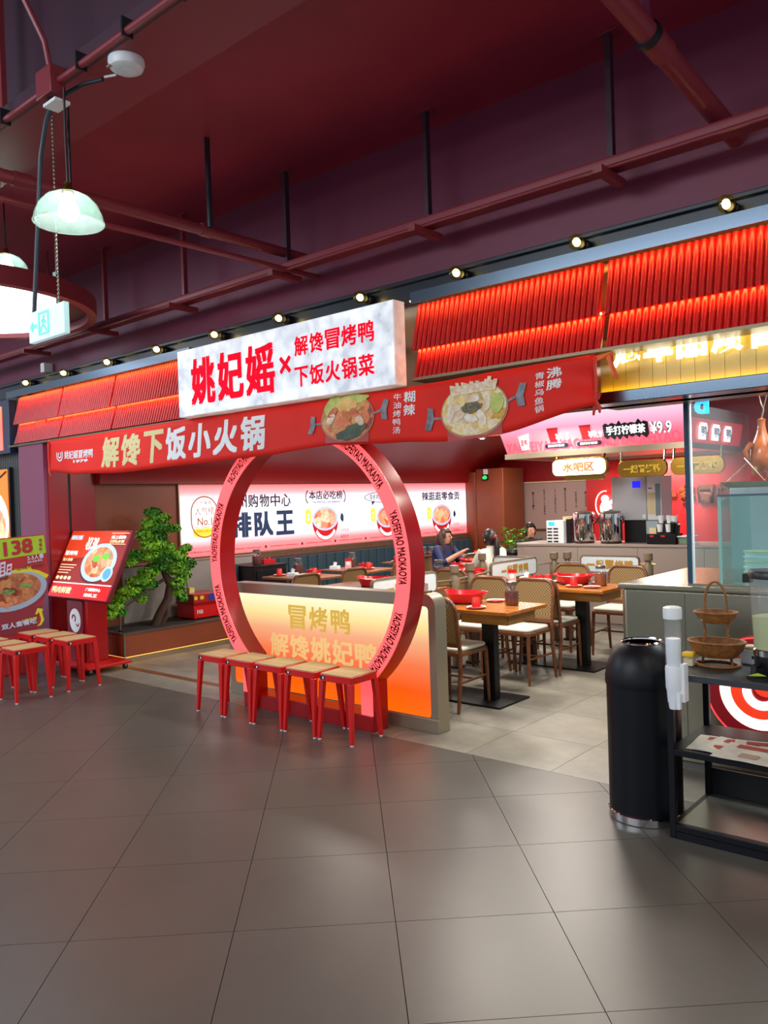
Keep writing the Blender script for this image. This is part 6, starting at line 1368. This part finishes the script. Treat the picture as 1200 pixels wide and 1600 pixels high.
# ------------------------------------------------------------------ people
def person(label, loc, rz, cloth, trousers, hairm, hair_long, arms, lean=0., ponytail=False):
    """seated figure, built facing +y; arms: list of (shoulder side, elbow, wrist) points"""
    V = []; E_ = []; R_ = []
    def v(p, r): V.append(p); R_.append(r); return len(V)-1
    pel = v((0, 0, .52), (.15, .12)); sp1 = v((0, .0+lean*.3, .70), (.13, .105)); ch_ = v((0, .01+lean*.7, .91), (.145, .105)); nb = v((0, .01+lean, 1.0), (.07, .06)); nk = v((0, .02+lean, 1.03), (.045, .045)); ja = v((0, .045+lean, 1.065), (.055, .06)); hd_ = v((0, .035+lean, 1.12), (.07, .085)); tp = v((0, .03+lean, 1.175), (.055, .065))
    E_ += [(pel, sp1), (sp1, ch_), (ch_, nb), (nb, nk), (nk, ja), (ja, hd_), (hd_, tp)]
    for s in (-1, 1):
        hip = v((s*.09, .06, .515), (.085, .08)); kn = v((s*.11, .40, .50), (.06, .06)); an = v((s*.11, .38, .11), (.038, .038)); he = v((s*.11, .40, .05), (.04, .035)); to = v((s*.115, .52, .035), (.035, .025)); E_ += [(pel, hip), (hip, kn), (kn, an), (an, he), (he, to)]
    skin_from = []
    for s, el, wr in arms:
        sh = v((s*.165, .01+lean*.85, .965), (.055, .055)); e = v(el, (.042, .042)); w = v(wr, (.026, .026)); d = (Vector(wr)-Vector(el)).normalized(); E_ += [(ch_, sh), (sh, e), (e, w)]
        pm_ = Vector(wr)+d*.05; p = v(tuple(pm_), (.034, .018)); E_.append((w, p)); side = d.cross(Vector((0, 0, 1))).normalized()
        for q in range(4):
            o_ = side*(.022-.0147*q); a = v(tuple(pm_+o_+d*.04), (.0085, .0085)); b = v(tuple(pm_+o_+d*(.07 - .006*abs(q-1))+Vector((0, 0, -.018))), (.0075, .0075)); E_ += [(p, a), (a, b)]
        th1 = v(tuple(Vector(wr)+d*.03-side*s*.035), (.010, .010)); th2 = v(tuple(Vector(wr)+d*.065-side*s*.045), (.008, .008)); E_ += [(w, th1), (th1, th2)]
        skin_from.append((Vector(el), Vector(wr)))
    me = bpy.data.meshes.new('person'); me.from_pydata(V, E_, []); ob = bpy.data.objects.new('person', me); COL.objects.link(ob)
    sk = ob.modifiers.new('skin', 'SKIN'); sl = me.skin_vertices[0].data
    for i, r in enumerate(R_): sl[i].radius = r; sl[i].use_root = (i == 0)
    sk.use_smooth_shade = True; ss = ob.modifiers.new('sub', 'SUBSURF'); ss.levels = 2; ss.render_levels = 2
    return ob, dict(label=label, loc=loc, rz=rz, cloth=cloth, trousers=trousers, hairm=hairm, hl=hair_long, sf=skin_from, lean=lean, pony=ponytail)
PP = [person('woman in a dark blue top sitting at the table, hand raised', (-6.32, 8.47, 0), -PI/2, cloth_navy, cloth_black, hair_brown, True, [(-1, (-.19, .22, .78), (-.05, .42, .80)), (1, (.20, .18, .78), (.10, .40, .92))], .06),
      person('woman with a ponytail in a white top seen from behind', (-5.22, 8.055, 0), PI/2-.3, cloth_white, cloth_black, hair, False, [(-1, (-.2, .16, .78), (-.12, .40, .80)), (1, (.2, .16, .78), (.12, .40, .80))], .05, True),
      person('man with short black hair in dark clothes behind the bar end', (-5.95, 10.05, 0), -2.2, cloth_black, cloth_black, hair, False, [(-1, (-.2, .16, .78), (-.06, .36, .86)), (1, (.2, .16, .78), (.06, .36, .86))], .07)]
dg = bpy.context.evaluated_depsgraph_get()
for ob, p in PP:
    me = bpy.data.meshes.new_from_object(ob.evaluated_get(dg)); me.name = 'body'
    src_me = ob.data; bpy.data.objects.remove(ob)
    t = thing('person', p['label'], 'person', p['loc'], p['rz'], None, world=False)
    me.materials.clear()
    for m_ in (p['cloth'], skin, p['trousers']): me.materials.append(m_)
    for f_ in me.polygons:
        c = f_.center; i = 0
        if c.z > 1.025: i = 1
        elif c.z < .60 and (c.y > .04 or c.z < .47): i = 2
        for el, wr in p['sf']:
            d = wr-el; u = (c-el).dot(d)/d.length_squared
            if u > .25 and (c-(el+d*min(u, 1.6))).length < .09 and c.y > .12: i = 1
        f_.material_index = i; f_.use_smooth = True
    bo = bpy.data.objects.new('body', me); COL.objects.link(bo); bo.parent = t
    hc_ = Vector((0, .033+p['lean'], 1.125))
    # hair cap: shell over skull leaving the face open
    mb = MB(); n_, m2 = 20, 12; idx = {}; vs = []
    for i in range(m2+1):
        tt = math.pi*i/m2
        for k in range(n_):
            a = 2*math.pi*k/n_; d = Vector((math.sin(tt)*math.cos(a), math.sin(tt)*math.sin(a), math.cos(tt))); vs.append(hc_+Vector((d.x*.083, d.y*.098-.006, d.z*.112)))
    fs = []
    for i in range(m2):
        for k in range(n_):
            q = (i*n_+k, (i+1)*n_+k, (i+1)*n_+(k+1) % n_, i*n_+(k+1) % n_); c = sum((vs[j] for j in q), Vector())/4-hc_
            if (c.y > .045 and c.z < .045) or c.z < -.10 or (c.y > .02 and c.z < -.02): continue
            fs.append(q)
    mb.add(vs, fs); part('hair', mb, p['hairm'], t)
    if p['hl']:
        for s in (-1, 1): part('hair_lock', MB().tube([hc_+Vector((s*.055, -.03, .05)), hc_+Vector((s*.078, -.01, -.05)), hc_+Vector((s*.08, .02, -.15)), hc_+Vector((s*.075, .03, -.22))], [.03, .034, .03, .012], 8), p['hairm'], t)
        part('hair_lock', MB().tube([hc_+Vector((0, -.07, .02)), hc_+Vector((0, -.09, -.10)), hc_+Vector((0, -.08, -.24))], [.06, .065, .03], 10), p['hairm'], t)
    if p['pony']: part('ponytail', MB().tube([hc_+Vector((0, -.09, .02)), hc_+Vector((0, -.125, -.01)), hc_+Vector((0, -.13, -.12)), hc_+Vector((0, -.12, -.26)), hc_+Vector((.0, -.12, -.36))], [.03, .026, .036, .034, .010], 10), p['hairm'], t); part('hair_tie', MB().tube([hc_+Vector((0, -.105, .012)), hc_+Vector((0, -.118, .0))], .03, 10), stool_red, t)
    for s in (-1, 1):
        part('eye', MB().ball(hc_+Vector((s*.028, .078, -.005)), (.010, .005, .006), 8, 6), ink, t); part('ear', MB().ball(hc_+Vector((s*.073, -.005, -.015)), (.010, .018, .026), 8, 6), skin, t)
        part('eyebrow', MB().bar(hc_+Vector((s*.014, .082, .016)), hc_+Vector((s*.042, .076, .016)), .005, .004), p['hairm'], t)
    part('nose', MB().tube([hc_+Vector((0, .080, .002)), hc_+Vector((0, .096, -.028)), hc_+Vector((0, .084, -.034))], [.006, .011, .007], 8), skin, t); part('mouth', MB().ball(hc_+Vector((0, .080, -.052)), (.020, .006, .005), 8, 6), mat('lips', '#a8524a', .5) if 'lips' not in MATS else MATS['lips'], t)
